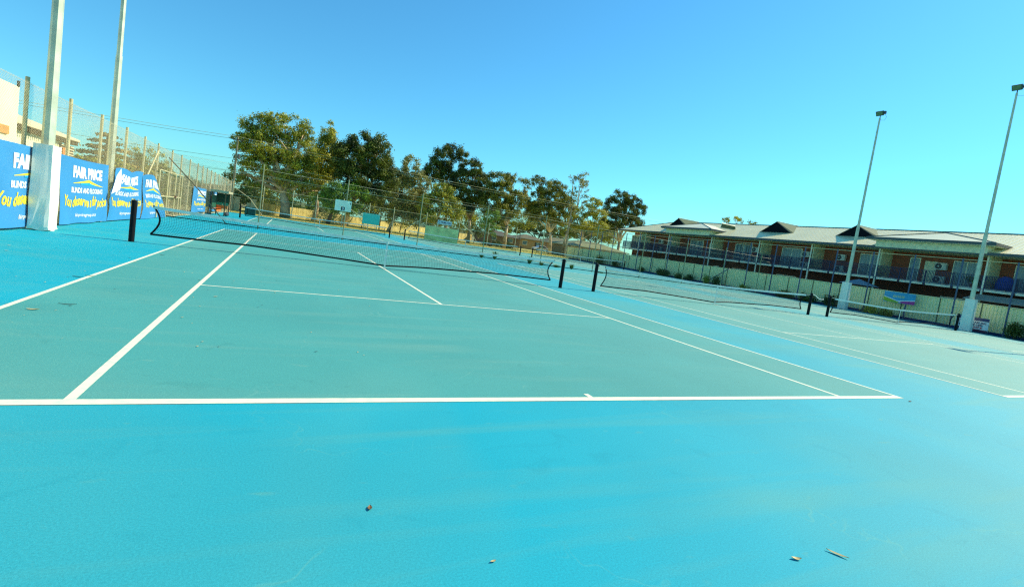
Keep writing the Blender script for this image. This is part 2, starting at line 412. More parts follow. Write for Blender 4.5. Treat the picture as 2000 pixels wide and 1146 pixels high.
def make_net(loc, label):
    t = empty('tennis_net', loc, label, 'net', 'tennis nets across the six courts')
    lx, ly, lz = loc
    def tr(p): return (p[0]+lx, p[1]+ly, p[2]+lz)
    nv, nh = 220, 17
    lines = [[tr(net_shape(-1+2*i/nv, v)) for v in np.linspace(.05, .99, 7)] for i in range(nv+1)]
    lines += [[tr(net_shape(u, .05+.94*j/nh)) for u in np.linspace(-1, 1, 61)] for j in range(nh+1)]
    V, Q = ribbon_tri(lines, .0027)
    npmesh('netting', V, Q, NETM, t)
    b = MB(); us = np.linspace(-1, 1, 49)
    ring = []
    for u in us:
        x, y_, z = tr(net_shape(u, 0)); ring += [(x, y_-.012, z-.075), (x, y_+.012, z-.075), (x, y_+.012, z), (x, y_-.012, z)]
    fs = [(0, 1, 2, 3)[::-1], tuple(len(ring)-4+q for q in range(4))]
    for i in range(len(us)-1):
        for q in range(4): fs.append((i*4+q, i*4+(q+1) % 4, i*4+4+(q+1) % 4, i*4+4+q))
    b.add(ring, fs); b.build('headband', BAND, t)
    MB().tube([tr(net_shape(u, 1)) for u in np.linspace(-1, 1, 61)], .026, 6).build('bottom_tape', BLACK, t)
    for s in (-1, 1):
        MB().tube([tr(net_shape(s, v)) for v in np.linspace(0, 1, 9)], .024, 6).build('side_tape', BLACK, t)
        e = tr(net_shape(s, 0)); MB().tube([(e[0], e[1], e[2]-.02), (lx+s*6.2, ly, .985), (lx+s*6.4, ly, 1.03)], .006, 5).build('cord', BAND, t)
    c0 = tr(net_shape(0, 0))
    MB().box((lx, c0[1]-.016, .44), (.05, .006, .86)).box((lx, c0[1]-.022, .55), (.06, .01, .05)).build('centre_strap', BAND, t)
    return t
net_labels = ['nearest tennis net across the front left court, bellying back above the green paint',
 'tennis net in the front middle court, white band dipping between two black posts',
 'tennis net in the front right court close to the pale ribbed fence',
 'tennis net of the far left court beyond the divider fence',
 'tennis net of the far middle court in front of the green hitting wall',
 'tennis net of the far right court beside the pale fence corner']
n0 = make_net((CX[0], 11.885, 0), net_labels[0])
kk = 1
for j in (0, 1):
    for i in (0, 1, 2):
        if (i, j) == (0, 0): continue
        copy_thing(n0, (CX[i], RY[j], 0), net_labels[kk]); kk += 1
def make_post(loc, label):
    t = empty('net_post', loc, label, 'net post', 'black posts that carry the tennis nets')
    x, y_, _ = loc
    MB().tube([(x, y_, 0), (x, y_, 1.05)], .066, 14).tube([(x, y_, 1.05), (x, y_, 1.07)], [.066, .058], 14).build('sleeve', BLACK, t, smooth=False)
    MB().box((x, y_-.01, 1.0), (.19, .03, .03)).tube([(x, y_, 1.07), (x, y_, 1.1)], .012, 6).build('cord_hook', mat('dull_zinc', (.2, .2, .2), .5, .6), t)
    return t
side = ['left', 'right']
cn = [['front left court, where the nearest net starts', 'front left court, at the far end of the nearest net'],
      ['front middle court, paired closely with the nearest net\'s right post', 'front middle court, loose white rope at its top'],
      ['front right court, standing before the first padded light pole', 'front right court, beside the two small blue topped signs'],
      ['far left court, near the player shelter', 'far left court, right of the turquoise board'],
      ['far middle court, left of the green hitting wall', 'far middle court, right of the green hitting wall'],
      ['far right court, before the far gum trunks', 'far right court, close against the pale sheet fence']]
p0 = None; idx = 0
for j in (0, 1):
    for i in (0, 1, 2):
        for s in (-1, 1):
            lab = ('black net post of the '+cn[j*3+i][0 if s < 0 else 1])
            loc = (CX[i]+s*6.4, 11.885+RY[j], 0)
            if p0 is None: p0 = make_post(loc, lab)
            else: copy_thing(p0, (loc[0]-p0.location[0], loc[1]-p0.location[1], 0), lab)
# loose rope tail hanging from the middle court's right post
x, y_ = CX[1]+6.4, 11.885
tag(MB().tube([(x+.05, y_, 1.04), (x+.25, y_-.05, .98), (x+.45, y_-.1, .86), (x+.68, y_-.12, .83), (x+.80, y_-.12, .86)], .016, 6).build('rope', BAND), 'loose white rope end hanging off a black net post in the middle court', 'rope')

# ------------------------------------------------------------------ light poles
def light_pole(loc, label, pad=True, top=15.1, face=-1):
    t = empty('light_pole', loc, label, 'light pole', 'tall octagonal floodlight poles beside the courts')
    x, y_, _ = loc
    rr = lambda z: .132-.072*z/15
    zj = 6.35
    MB().tube([(x, y_, .0), (x, y_, zj)], [rr(0)+.006, rr(zj)+.006], 8, rot=PI/8).build('lower_shaft', GALV, t)
    MB().tube([(x, y_, zj-.02), (x, y_, top-.2)], [rr(zj)-.008, rr(top)], 8, rot=PI/8).build('upper_shaft', GALV, t)
    # flood light facing the courts, tilted down
    hd = MB(); hx = x-face*0+face*.0
    M = Matrix.Rotation(R(28)*face, 3, 'Y')
    c = Vector((x+face*.1, y_, top+.12))
    hd.box(c, (.14, .5, .34), m=M)
    hb = hd.build('lamp_housing', mat('lamp_housing_green', srgb(70, 100, 84), .5, .3), t)
    MB().box(c+M @ Vector((face*.075, 0, 0)), (.012, .42, .26), m=M).build('lamp_glass', mat('lamp_glass', srgb(96, 124, 84), .2, 0, .2, 6, spec=.6), t)
    MB().tube([(x, y_, top-.2), (x, y_, top-.05), (x+face*.1, y_, top+.05)], .03, 6).box((x+face*.05, y_-.33, top+.15), (.16, .1, .2)).build('bracket', mat('bracket_dark', (.04, .05, .05), .5), t)
    MB().tube([(x+face*.2, y_-.42, top+.0), (x+face*.1, y_-.52, top-.22), (x, y_-.35, top-.42), (x, y_-.05, top-.35)], .008, 5).build('cable', DARK, t)
    if pad:
        # sagging vinyl pad sleeve with slightly bulged faces
        n = 7; V = []; Fc = []; zs = [0.02, .1, .35, .8, 1.3, 1.8, 2.07, 2.1]
        ang = []
        for zi, z in enumerate(zs):
            hw = .29+.012*math.sin(z*3)+(-.01 if z > 2.05 else 0)+(.015 if z < .15 else 0)
            ring = []
            for sx, sy in ((-1, -1), (1, -1), (1, 1), (-1, 1)):
                ring.append((sx, sy))
            for k in range(4):
                a = ring[k]; b = ring[(k+1) % 4]
                for q in range(6):
                    f_ = q/6; px_ = a[0]+(b[0]-a[0])*f_; py_ = a[1]+(b[1]-a[1])*f_
                    bulge = 1+.05*math.sin(f_*PI)*math.sin(z/2.1*PI)
                    wr_ = .012*math.sin(11*f_+23*z+k)*(1 if z < .4 else .25)
                    V.append((x+px_*hw*.66*bulge+wr_, y_+py_*hw*.92*bulge+wr_, z+(.02*math.sin(f_*7+k) if zi == 0 else 0)))
        m_ = 24
        for i in range(len(zs)-1):
            for q in range(m_): Fc.append((i*m_+q, i*m_+(q+1) % m_, (i+1)*m_+(q+1) % m_, (i+1)*m_+q))
        Fc.append(tuple((len(zs)-1)*m_+q for q in range(m_))); Fc.append(tuple(range(m_))[::-1])
        MB().add(V, Fc).build('padding', PAD, t)
    return t
light_pole((-8.32, 12.42, 0), 'near left light pole rising out of a pale padded sleeve between two blue banners', True, face=1)
light_pole((-9.35, 21.4, 0), 'left light pole behind the chain link mesh by the torn banner, without padding', False, face=1)
light_pole((36.15, 19.65, 0), 'right light pole with padded base, nearer the middle of the picture', True, 14.75)
light_pole((37.4, 12.4, 0), 'right light pole at the picture edge beside the small signs, padded base', True, 15.45)
light_pole((37.6, 4.7, 0), 'light pole outside the right picture edge, its lamp shadow lying on the court', True)

# ------------------------------------------------------------------ text helper
def text_mesh(body, size, sx=1, shear=0, off=0.0, align='LEFT'):
    cu = bpy.data.curves.new('t', 'FONT'); cu.body = body; cu.size = size; cu.shear = shear; cu.offset = off; cu.align_x = align
    cu.resolution_u = 2; cu.space_character = 1.0
    ob = bpy.data.objects.new('t', cu); COL.objects.link(ob)
    dg = bpy.context.evaluated_depsgraph_get(); me = bpy.data.meshes.new_from_object(ob.evaluated_get(dg))
    V = np.array([v.co[:] for v in me.vertices]) if len(me.vertices) else np.zeros((0, 3)); Fc = [tuple(p.vertices) for p in me.polygons]
    bpy.data.objects.remove(ob); bpy.data.curves.remove(cu); bpy.data.meshes.remove(me)
    V[:, 0] *= sx
    return V, Fc
def fit_text(body, x0, x1, y0, y1, **k):
    V, Fc = text_mesh(body, 1, **k)
    mn = V.min(0); mx_ = V.max(0)
    V[:, 0] = x0+(V[:, 0]-mn[0])/(mx_[0]-mn[0])*(x1-x0)
    V[:, 1] = y0+(V[:, 1]-mn[1])/(mx_[1]-mn[1])*(y1-y0)
    return V, Fc

# ------------------------------------------------------------------ banners
BB = mat('banner_blue_vinyl', srgb(62, 140, 192), .42, 0, .06, .7, bump=.5, bscale=2.2)
BW = mat('banner_white_print', (.8, .8, .78), .5, var=.03)
BY = mat('banner_yellow_print', srgb(240, 214, 50), .5, var=.03)
BC = mat('banner_cyan_print', srgb(20, 160, 215), .5, var=.03)
GEN = dict(W=4.1, H=1.95)
def banner(label, fn, nu=60, nv=26, back=None):
    """fn(s,t)->(y,z,xoff); s 0..1 left to right, t 0..1 bottom to top"""
    c = fn(.5, .5); t = empty('banner', (FX+.12, c[0], 0), label, 'banner', 'blue vinyl banners tied along the left fence')
    V = []; 
    for dx in (0, -.006):
        for i in range(nu+1):
            for j in range(nv+1):
                y_, z, x = fn(i/nu, j/nv); V.append((FX+.12+x+dx, y_, z))
    N = (nu+1)*(nv+1); a = lambda i, j, o=0: o+i*(nv+1)+j
    Fc = [(a(i, j), a(i+1, j), a(i+1, j+1), a(i, j+1)) for i in range(nu) for j in range(nv)]
    Bk = [(a(i, j, N), a(i, j+1, N), a(i+1, j+1, N), a(i+1, j, N)) for i in range(nu) for j in range(nv)]
    MB().add(V, Fc+Bk).build('cloth', BB, t, smooth=True, fixn=False)
    def put(name, VF, m, lift):
        V_, F_ = VF; out = []
        for p in V_:
            s = p[0]/GEN['W']; tt = p[1]/GEN['H']; s = min(max(s, 0), 1); y_, z, x = fn(s, tt); out.append((FX+.12+x+lift, y_, z))
        MB().add(out, F_).build(name, m, t, fixn=False)
    def grid_poly(top, bot, n=30):
        V_ = []; F_ = []
        for i in range(n+1):
            f_ = i/n; V_ += [bot(f_), top(f_)]
        for i in range(n): F_.append((2*i, 2*i+2, 2*i+3, 2*i+1))
        return np.array([(a_, b_, 0) for a_, b_ in V_]), F_
    ln_ = lambda p, q: (lambda f_: (p[0]+(q[0]-p[0])*f_, p[1]+(q[1]-p[1])*f_))
    put('company_name', fit_text('FAIR PRICE', .95, 3.45, 1.38, 1.74, off=.065), BW, .008)
    put('roof_stroke', grid_poly(ln_((1.0, 1.22), (2.28, 1.37)), lambda f_: (1.0+1.28*f_, 1.205+.075*f_), 16), BY, .008)
    put('roof_stroke', grid_poly(lambda f_: (2.28+1.28*f_, 1.37-.19*f_**.8), lambda f_: (2.28+1.28*f_, 1.28-.13*f_**.6+(.02*f_)), 16), BY, .008)
    put('sea_patch', grid_poly(lambda f_: (1.55+1.5*f_, 1.236+.035*math.sin(f_*PI)-.02*f_), lambda f_: (1.55+1.5*f_, 1.19-.01*f_), 16), BC, .006)
    put('tagline', fit_text('BLINDS AND FLOORING', .88, 3.55, .93, 1.1, off=.04), BW, .008)
    V_, F_ = fit_text('You deserve a fair price', .32, 3.95, .42, .84, shear=.35, off=.032)
    V_[:, 1] += .03*np.sin(V_[:, 0]*5.0)
    put('slogan', (V_, F_), BY, .008)
    put('web_address', fit_text('fairpricegroup.com.au', 1.3, 3.1, .17, .31, shear=.3, off=.015), BW, .008)
    return t
def f1(s, t):
    z = .06+1.93*t; e = .47-.02*(1-t)
    q = min(s, e); y = 10.42+4.1*q; x = .03*math.sin(y*2.3+t*2)*(1-t)
    if s > e: k = (s-e)*4.1; y += .10*math.sin(k*3.1)+.02*k; x -= .05*(1-math.cos(k*3.1))*.8
    return y, z, x+.03
def f2(s, t):
    y = 14.02+4.18*s+.15*(1-t)*s+(.25*(1-t)*(1-s)); z = .04+1.95*t-.03*math.sin(s*PI)*t
    x = .05*math.sin(y*3.1+t*3)*(1-t)**2+.02*math.sin(y*7)*(t < .3)*(.3-t)
    return y, z, x
def f3(s, t):
    # left edge pinched in at mid height, top left corner folded back
    le = 18.45+.75*max(0, (t-.48)/.52)**1.1-.32*math.exp(-((t-.48)/.16)**2)
    ri = 22.95+.1*math.sin(t*5)
    y = le+(ri-le)*s; z = .05+(1.9+.05*math.sin(s*9)+.06*s)*t
    x = .07*math.exp(-((s)/.1)**2)*math.sin(t*PI)+.06*math.sin(s*8+t*5)*(t*.7)+.05*math.exp(-((t-.48-.3*s)/.06)**2)*math.exp(-s/.3)
    return y, z, x
def f4(s, t):
    le = 23.05+.0*t; ri = 27.95-2.3*t**1.1
    y = le+(ri-le)*s; z = .02+(1.88+.12*math.sin(s*PI*1.1))*t
    x = .1*math.exp(-((s-.12)/.12)**2)*math.sin(t*PI*1.0)*math.sin(5*t+1)+.05*math.sin(s*7+4*t)
    return y, z, x
def f5(s, t):
    y = 36.3+6.3*s; z = .2+1.75*t; return y, z, .05*math.sin(y*1.7+t)
def f6(s, t):
    y = 44.6+5.0*s; z = .2+1.7*t; return y, z, .03*math.sin(y*2+t)
banner('blue banner at the left picture edge, cut off by the padded pole', f1)
banner('taut blue banner right of the padded pole, writing fully readable', f2)
b3 = banner('crumpled blue banner with its white back corner folded over', f3)
MB().add([(FX+.3, 18.95, 1.97), (FX+.3, 19.1, 1.5), (FX+.3, 18.98, 1.2), (FX+.24, 18.25, 1.02), (FX+.22, 18.6, 1.4), (FX+.22, 18.8, 1.7)], [(0, 1, 2, 3, 4, 5)]).build('folded_corner', BW, b3, fixn=False)
banner('sagging blue banner behind the near net post, right edge slanting down', f4)
banner('far blue banner beside the player shelter, partly behind the net', f5)
banner('farthest blue banner, seen behind the shelter posts', f6)

# ------------------------------------------------------------------ player shelter
sh = empty('player_shelter', (-8.4, 43.5, 0), 'small player shelter with green back, orange seat and flat pale roof', 'shelter')
SHM = mat('weathered_timber', srgb(96, 76, 44), .8)
for x in (-8.3, -7.0):
    for y_ in (43.6, 49.0):
        MB().bx((x-.05, y_-.05, 0), (x+.05, y_+.05, 1.98)).build('post', SHM, sh)
MB().bx((-8.36, 43.8, .6), (-8.3, 48.8, 1.7)).build('back_panel', mat('green_panel', srgb(14, 90, 66), .6), sh)
MB().bx((-8.3, 48.9, 1.0), (-7.05, 48.95, 1.95)).build('end_panel', mat('green_mesh_side', srgb(16, 72, 50), .7), sh)
MB().bx((-8.28, 48.84, .86), (-7.7, 48.89, 1.12)).bx((-7.64, 48.84, .86), (-7.08, 48.89, 1.12)).build('seat_back', mat('turquoise_back', srgb(30, 160, 130), .5), sh)
MB().bx((-8.25, 43.7, .5), (-7.75, 48.8, .58)).bx((-8.25, 48.6, .58), (-7.1, 48.8, .86)).bx((-7.8, 43.7, .36), (-7.75, 48.8, .6)).build('seat', mat('orange_seat', srgb(225, 120, 40), .6), sh)
MB().bx((-8.5, 43.3, 1.98), (-6.7, 49.3, 2.16)).build('roof', mat('pale_roof_sheet', srgb(190, 180, 140), .6), sh)
sh.scale = (.72, .62, .95)
bg = empty('sports_bag', (-7.3, 44.5, 0), 'dark sports bag on the court by the shelter', 'bag')
MB().tube([(-7.35, 44.1, .16), (-7.3, 44.3, .18), (-7.3, 44.9, .18), (-7.25, 45.1, .15)], [.08, .17, .17, .08], 10).build('bag_body', mat('bag_cloth', (.03, .05, .06), .8), bg, smooth=True)
MB().tube([(-7.3, 44.35, .33), (-7.3, 44.6, .45), (-7.3, 44.85, .33)], .012, 5).build('bag_handle', DARK, bg)

# green bin box at far left court end
gb = empty('crate', (-6.6, 61.2, 0), 'dark green box standing on the far court edge behind the far net', 'box')
p_ = at(482, 405, Y=61.2)
MB().bx((-7.05, 60.9, 0), (-5.95, 61.6, .86)).build('box_body', mat('green_box', srgb(20, 84, 70), .5, .1, .2, 3), gb, bevel=.02)
MB().bx((-7.1, 60.85, .862), (-5.9, 61.65, .92)).build('lid', mat('green_box_lid', srgb(40, 100, 90), .5), gb)

# ------------------------------------------------------------------ boards
nb = empty('number_board', (.4, DY, 0), 'white board with a black number 3 tile on a divider fence post', 'board')
MB().bx((-.3, DY-.12, 1.74), (.64, DY-.08, 2.39)).build('panel', mat('white_board_gloss', srgb(236, 238, 210), .25), nb)
MB().bx((.06, DY-.135, 1.78), (.27, DY-.122, 1.99)).build('number_tile', mat('tile_black', (.015, .015, .015), .4), nb)
V, Fc = fit_text('3', .115, .215, 1.815, 1.955, off=.02)
MB().add([(p[0], DY-.139, p[1]) for p in V], Fc).build('numeral', BW, nb, fixn=False)
MB().bx((.555, DY-.135, 2.18), (.585, DY-.122, 2.3)).build('numeral_mark', DARK, nb)
tb = empty('scoreboard', (7, 62.9, 0), 'plain turquoise board fixed to the far fence', 'board')
MB().bx((6.05, 63.25, .9), (8.2, 63.3, 2.3)).build('panel', mat('turquoise_board', srgb(80, 200, 176), .5, var=.05), tb)
for x in (6.3, 7.95): MB().bx((x-.04, 63.3, 0), (x+.04, 63.36, 2.2)).build('leg', POSTM, tb)
hw = empty('hitting_wall', (15.8, 60.3, 0), 'green painted rough hitting wall at the far end of the courts', 'wall')
MB().bx((13.6, 60.2, 0), (18.05, 60.42, 1.84)).build('wall_slab', mat('hitting_wall_green', srgb(222, 214, 142), .9, 0, .18, 1.4, bump=.4, bscale=12), hw)
MB().bx((13.55, 60.16, 1.842), (18.1, 60.46, 1.91)).build('capping', mat('wall_cap', srgb(190, 180, 150), .8), hw)
hs = empty('sign', (15.9, 63.2, 0), 'white sign lettered HAMILTON above the green hitting wall', 'sign')
MB().bx((15.9, 63.22, 2.32), (17.9, 63.26, 2.86)).build('panel', mat('sign_white', srgb(206, 220, 220), .4), hs)
V, Fc = fit_text('HAMILTON', 16.42, 17.75, 2.5, 2.7, off=.03)
MB().add([(p[0], 63.21, p[1]) for p in V], Fc).build('lettering', mat('sign_navy', srgb(24, 50, 96), .5), hs, fixn=False)
MB().add([(16.18+.16*q*math.cos(a), 63.21, 2.6+.16*q*math.sin(a)) for a in np.linspace(.6, 5.6, 15) for q in (1, .7)], [(2*i, 2*i+1, 2*i+3, 2*i+2) for i in range(14)]).build('emblem', MATS['sign_navy'], hs, fixn=False)

# poster on the pale sheet fence
PX = RX-.08
po = empty('poster', (PX, 17.1, 0), 'small banner in blue, lime and magenta on the pale fence', 'banner')
MB().bx((PX, 16.05, 1.12), (PX+.02, 18.15, 1.9)).build('cloth', mat('poster_blue', srgb(24, 150, 190), .4, var=.1), po)
def flat(pts, m, name, dx): MB().add([(PX-dx, a, b) for a, b in pts], [tuple(range(len(pts)))]).build(name, m, po, fixn=False)
flat([(18.15, 1.5), (18.15, 1.2), (17.9, 1.13), (17.15, 1.12), (17.0, 1.2)], mat('poster_lime', srgb(140, 175, 40), .4), 'lime_wedge', .004)
flat([(17.25, 1.24), (16.05, 1.42), (16.05, 1.12), (16.9, 1.13)], mat('poster_magenta', srgb(170, 30, 130), .4), 'magenta_wedge', .006)
flat([(18.15, 1.55), (18.15, 1.49), (17.0, 1.19), (16.95, 1.23)], BW, 'white_stripe', .008)
flat([(17.25, 1.27), (17.25, 1.22), (16.05, 1.40), (16.05, 1.46)], BW, 'white_stripe', .009)
V, Fc = fit_text('tennis', -.45, .35, 0, .22, shear=.3, off=.02)
MB().add([(PX-.006, 17.1-p[0], 1.5+p[1]) for p in V], Fc).build('lettering', mat('poster_gold', srgb(190, 200, 150), .5), po, fixn=False)

# two small signs beside the right pole
def small_sign(x, y0, y1, z0, z1, label, lines):
    t = empty('sign', (x, (y0+y1)/2, 0), label, 'sign', 'small white signs with blue headers by the right pole')
    M_ = mat('sign_panel_white', srgb(205, 222, 222), .45); NV = mat('sign_navy', srgb(24, 50, 96), .5)
    MB().bx((x, y0, z0), (x+.03, y1, z1)).build('panel', M_, t)
    MB().bx((x-.006, y0, z1-.2), (x-.001, y1, z1)).build('header', NV, t)
    MB().bx((x-.006, y0, z0), (x-.001, y1, z0+.16)).build('footer', mat('sign_maroon', srgb(60, 24, 60), .5), t)
    hh = (z1-z0-.44)/len(lines)
    for k, (s, m_) in enumerate(lines):
        z = z1-.24-hh*(k+1)+.02
        V, Fc = fit_text(s, 0, (y1-y0)*(.86 if k == 0 else .74), 0, hh*.72, off=.03)
        MB().add([(x-.008, y1-.06-p[0], z+p[1]) for p in V], Fc).build('lettering', m_, t, fixn=False)
    for yy in (y0+.1, y1-.1): MB().bx((x+.04, yy-.02, 0), (x+.07, yy+.02, z1-.05)).build('leg', BLUEPOST, t)
    return t
NV = mat('sign_navy', srgb(24, 50, 96), .5); MR = mat('sign_red', srgb(170, 30, 60), .5)
small_sign(38.1, 11.55, 12.85, .06, .98, 'wider small sign right of the padded pole, three lines of lettering', [('GERANIUMS', NV), ('PAYNE LIME', NV), ('FINANCE', MR)])
small_sign(38.0, 12.75, 13.25, .1, 1.0, 'narrow small sign left of the padded pole, mostly hidden', [('C', NV), ('T', NV)])

# ------------------------------------------------------------------ apartments
ap = empty('apartment_building', (50, 30, 0), 'two storey brick apartment block with balconies under a pale metal roof', 'building')
BR = brick_mat(); ROOF = mat('metal_roof', srgb(244, 232, 184), .40, .3, .05, .5)
FAS = mat('fascia_grey', srgb(70, 84, 84), .5); WHT = mat('cream_trim', srgb(238, 238, 205), .6); PNL = mat('pale_cladding', srgb(226, 226, 184), .7)
PART = mat('partition_render', srgb(224, 224, 172), .8)
RAILM = mat('railing_blue', srgb(46, 60, 92), .6, 0, spec=.3)
YE, YS = 60.2, 2.0
EX, WX, BX = 45.0, 47.0, 57.0
MB().bx((WX, YS, 3.0), (BX, YE, 5.75)).build('wall', BR, ap)
MB().bx((WX+.003, YS, 0), (BX, YE, 2.995)).build('lower_wall', mat('balcony_shade_brick', srgb(84, 48, 28), .9, 0, .25, 6), ap)  # darker brick colour stands in for the shade below the balcony
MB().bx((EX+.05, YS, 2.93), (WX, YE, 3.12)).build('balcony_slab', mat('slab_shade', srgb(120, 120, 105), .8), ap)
posts = [56.3, 50.0, 42.3, 35.3, 29.1, 22.7, 15.0, 7.6]
edges = [YE]+posts+[YS]
for y_ in posts:
    MB().bx((EX-.06, y_-.055, 0), (EX+.05, y_+.055, 5.7)).build('balcony_post', WHT, ap)
    MB().bx((EX+.3, y_-.06, 3.12), (WX, y_+.06, 5.7)).build('partition_wall', PART, ap)
# slab edge blocks
for a, b in zip(edges[1:], edges[:-1]):
    n = max(2, round((b-a)/2.1)); d = (b-a)/n
    m_ = MB()
    for i in range(n): m_.bx((EX-.04, a+d*i+.11, 2.9), (EX+.05, a+d*(i+1)-.11, 3.12))
    m_.build('slab_edge', WHT, ap)
    r_ = MB(); z0, z1 = 3.17, 4.12
    r_.bx((EX-.03, a+.07, z1-.03), (EX+.02, b-.07, z1)); r_.bx((EX-.02, a+.07, z0), (EX+.01, b-.07, z0+.03))
    yy = a+.12
    while yy < b-.1:
        r_.bx((EX-.022, yy-.013, z0), (EX+.016, yy+.013, z1)); yy += .1
    for i in range(n+1): r_.bx((EX-.05, min(max(a+d*i, a+.1), b-.1)-.03, 2.86), (EX+.0, min(max(a+d*i, a+.1), b-.1)+.03, z1))
    r_.build('railing', RAILM, ap)
def yw(px, py=500, X=WX): return at(px, py, X=X)[1]
GL = mat('window_glass', (.13, .21, .23), .08, 0, .25, 1.2, spec=.6); CUR = mat('curtain', srgb(150, 175, 175), .8)
def door(px0, px1, py, z1=5.22, z0=3.14):
    y1, y0 = yw(px0, py), yw(px1, py)
    fr = MB(); x = WX-.05
    fr.bx((x, y0, z1-.07), (WX+.02, y1, z1)).bx((x, y0, z0), (WX+.02, y1, z0+.06))
    for yy in (y0, (y0+y1)/2-.035, y1-.07): fr.bx((x-.002, yy, z0+.06), (WX+.02, yy+.07, z1-.07))
    d_ = fr.build('sliding_door', WHT, ap)
    MB().bx((WX-.022, y0+.05, z0+.05), (WX-.006, y1-.05, z1-.05)).build('pane', GL, d_).matrix_parent_inverse = Matrix.Translation(Vector((0, 0, 0)))
def par(o): return o
def reparent(child, parent_obj):
    child.parent = parent_obj; child.matrix_parent_inverse = Matrix.Identity(4)
def door2(px0, px1, py, z1=5.22, z0=3.14):
    y1, y0 = yw(px0, py), yw(px1, py)
    fr = MB(); x = WX-.05
    fr.bx((x, y0, z1-.07), (WX+.02, y1, z1)).bx((x, y0, z0), (WX+.02, y1, z0+.06))
    for yy in (y0, (y0+y1)/2-.035, y1-.07): fr.bx((x-.002, yy, z0+.06), (WX+.02, yy+.07, z1-.07))
    d_ = fr.build('sliding_door', WHT, ap)
    g_ = MB().bx((WX-.022, y0+.05, z0+.05), (WX-.006, y1-.05, z1-.05)).build('pane', GL); reparent(g_, d_)
    g_.location = (0, 0, 0)
    c_ = MB(); n = 14
    for i in range(n):
        a = y0+.08+(y1-y0-.16)*i/n
        if (i*7) % 5 < 3: c_.bx((WX-.034, a, z0+.1), (WX-.024, a+(y1-y0)/n*.7, z1-.1))
    g2 = c_.build('curtain', CUR); reparent(g2, d_)
for q in [(1234, 1254, 470), (1306, 1313, 475), (1348, 1374, 480), (1436, 1470, 485), (1527, 1567, 495), (1680, 1723, 505), (1779, 1800, 505), (1863, 1920, 515), (1985, 2060, 520)]: door2(*q)
ACM = mat('aircon_shell', srgb(196, 204, 186), .5)
def aircon(px, py, zc, w=.85, X=46.55):
    y_ = at(px, py, X=X)[1]
    b = MB().bx((X-.05, y_-w/2, zc-.3), (X+.25, y_+w/2, zc+.3)).build('air_conditioner', ACM, ap, bevel=.02)
    f_ = MB().tube([(X-.075, y_+w*.15, zc), (X-.052, y_+w*.15, zc)], .24, 18).build('fan_grille', mat('fan_dark', (.03, .05, .05), .6)); reparent(f_, b)
    h_ = MB().tube([(X-.085, y_+w*.15, zc), (X-.074, y_+w*.15, zc)], .06, 10).build('fan_hub', ACM); reparent(h_, b)
for px, py in ((1291, 470), (1476, 482), (1575, 490), (1643, 497), (1838, 515)):
    aircon(px, py, 4.62); aircon(px-4, py+22, 3.5)
for px, w_ in ((1385, .5), (1822, .9)):
    y_ = yw(px, 500); MB().bx((WX-.02, y_-w_/2, 3.2), (WX-.003, y_+w_/2, 5.0)).build('wall_panel', PNL, ap)
# ground floor: windows with pale heads, dark band
for px, py, w_ in ((1445, 523, 2.2), (1536, 536, 2.4), (1870, 585, 2.4), (1400, 515, .9), (1300, 505, 2.0)):
    y_ = at(px, py, X=WX)[1]
    f_ = MB().bx((WX-.04, y_-w_/2, 1.0), (WX-.002, y_+w_/2, 2.18)).build('window', WHT, ap)
    g_ = MB().bx((WX-.05, y_-w_/2+.07, 1.07), (WX-.042, y_-.03, 2.08)).bx((WX-.05, y_+.03, 1.07), (WX-.042, y_+w_/2-.07, 2.08)).build('pane', GL); reparent(g_, f_)
# main roof: hipped at far end, ribbed
EZ, RZ, RXX = 5.82, 8.0, 50.6
ex = 44.45
V = [(ex, YS-3, EZ), (ex, YE+1.0, EZ), (RXX, YE-5.2, RZ), (RXX, YS-3, RZ), (56.9, YS-3, EZ), (56.9, YE+1.0, EZ)]
V2 = [(a, b, c-.12) for a, b, c in V]
rb = MB().add(V+V2, [(0, 1, 2, 3), (3, 2, 5, 4), (1, 5, 2), (6, 9, 8, 7), (9, 10, 11, 8), (7, 8, 11), (0, 6, 7, 1), (1, 7, 11, 5), (4, 5, 11, 10), (0, 3, 9, 6), (3, 4, 10, 9)])
sl = (RZ-EZ)/(RXX-ex)
roof = rb.build('roof', ROOF, ap)
ribs = MB(); yy = YS-2.8
while yy < YE+.8:
    xe = RXX if yy < YE-5.2 else ex+(RXX-ex)*(YE+1.0-yy)/6.2
    if xe > ex+.3:
        a = Vector((ex, yy, EZ+.003)); b = Vector((xe, yy, EZ+(xe-ex)*sl+.003))
        ribs.add([a+Vector((0, -.012, 0)), a+Vector((0, .012, 0)), b+Vector((0, .012, 0)), b+Vector((0, -.012, 0)), a+Vector((0, -.01, .025)), a+Vector((0, .01, .025)), b+Vector((0, .01, .025)), b+Vector((0, -.01, .025))], [(4, 5, 6, 7), (0, 4, 7, 3), (1, 2, 6, 5), (0, 1, 5, 4)])
    yy += .38
reparent(ribs.build('roof_ribs', ROOF), roof)
g_ = MB().bx((ex-.1, YS-3, EZ-.2), (ex-.005, YE+1.1, EZ+.0)).build('gutter', FAS); reparent(g_, roof)
s_ = MB().bx((ex, YS-3, 5.62), (WX-.01, YE+.9, 5.68)).build('eave_soffit', PNL); reparent(s_, roof)
rc = MB().tube([(RXX, YS-3, RZ+.02), (RXX, YE-5.2, RZ+.02), (ex+.05, YE+.95, EZ+.03)], .06, 6).build('ridge_cap', FAS); reparent(rc, roof)
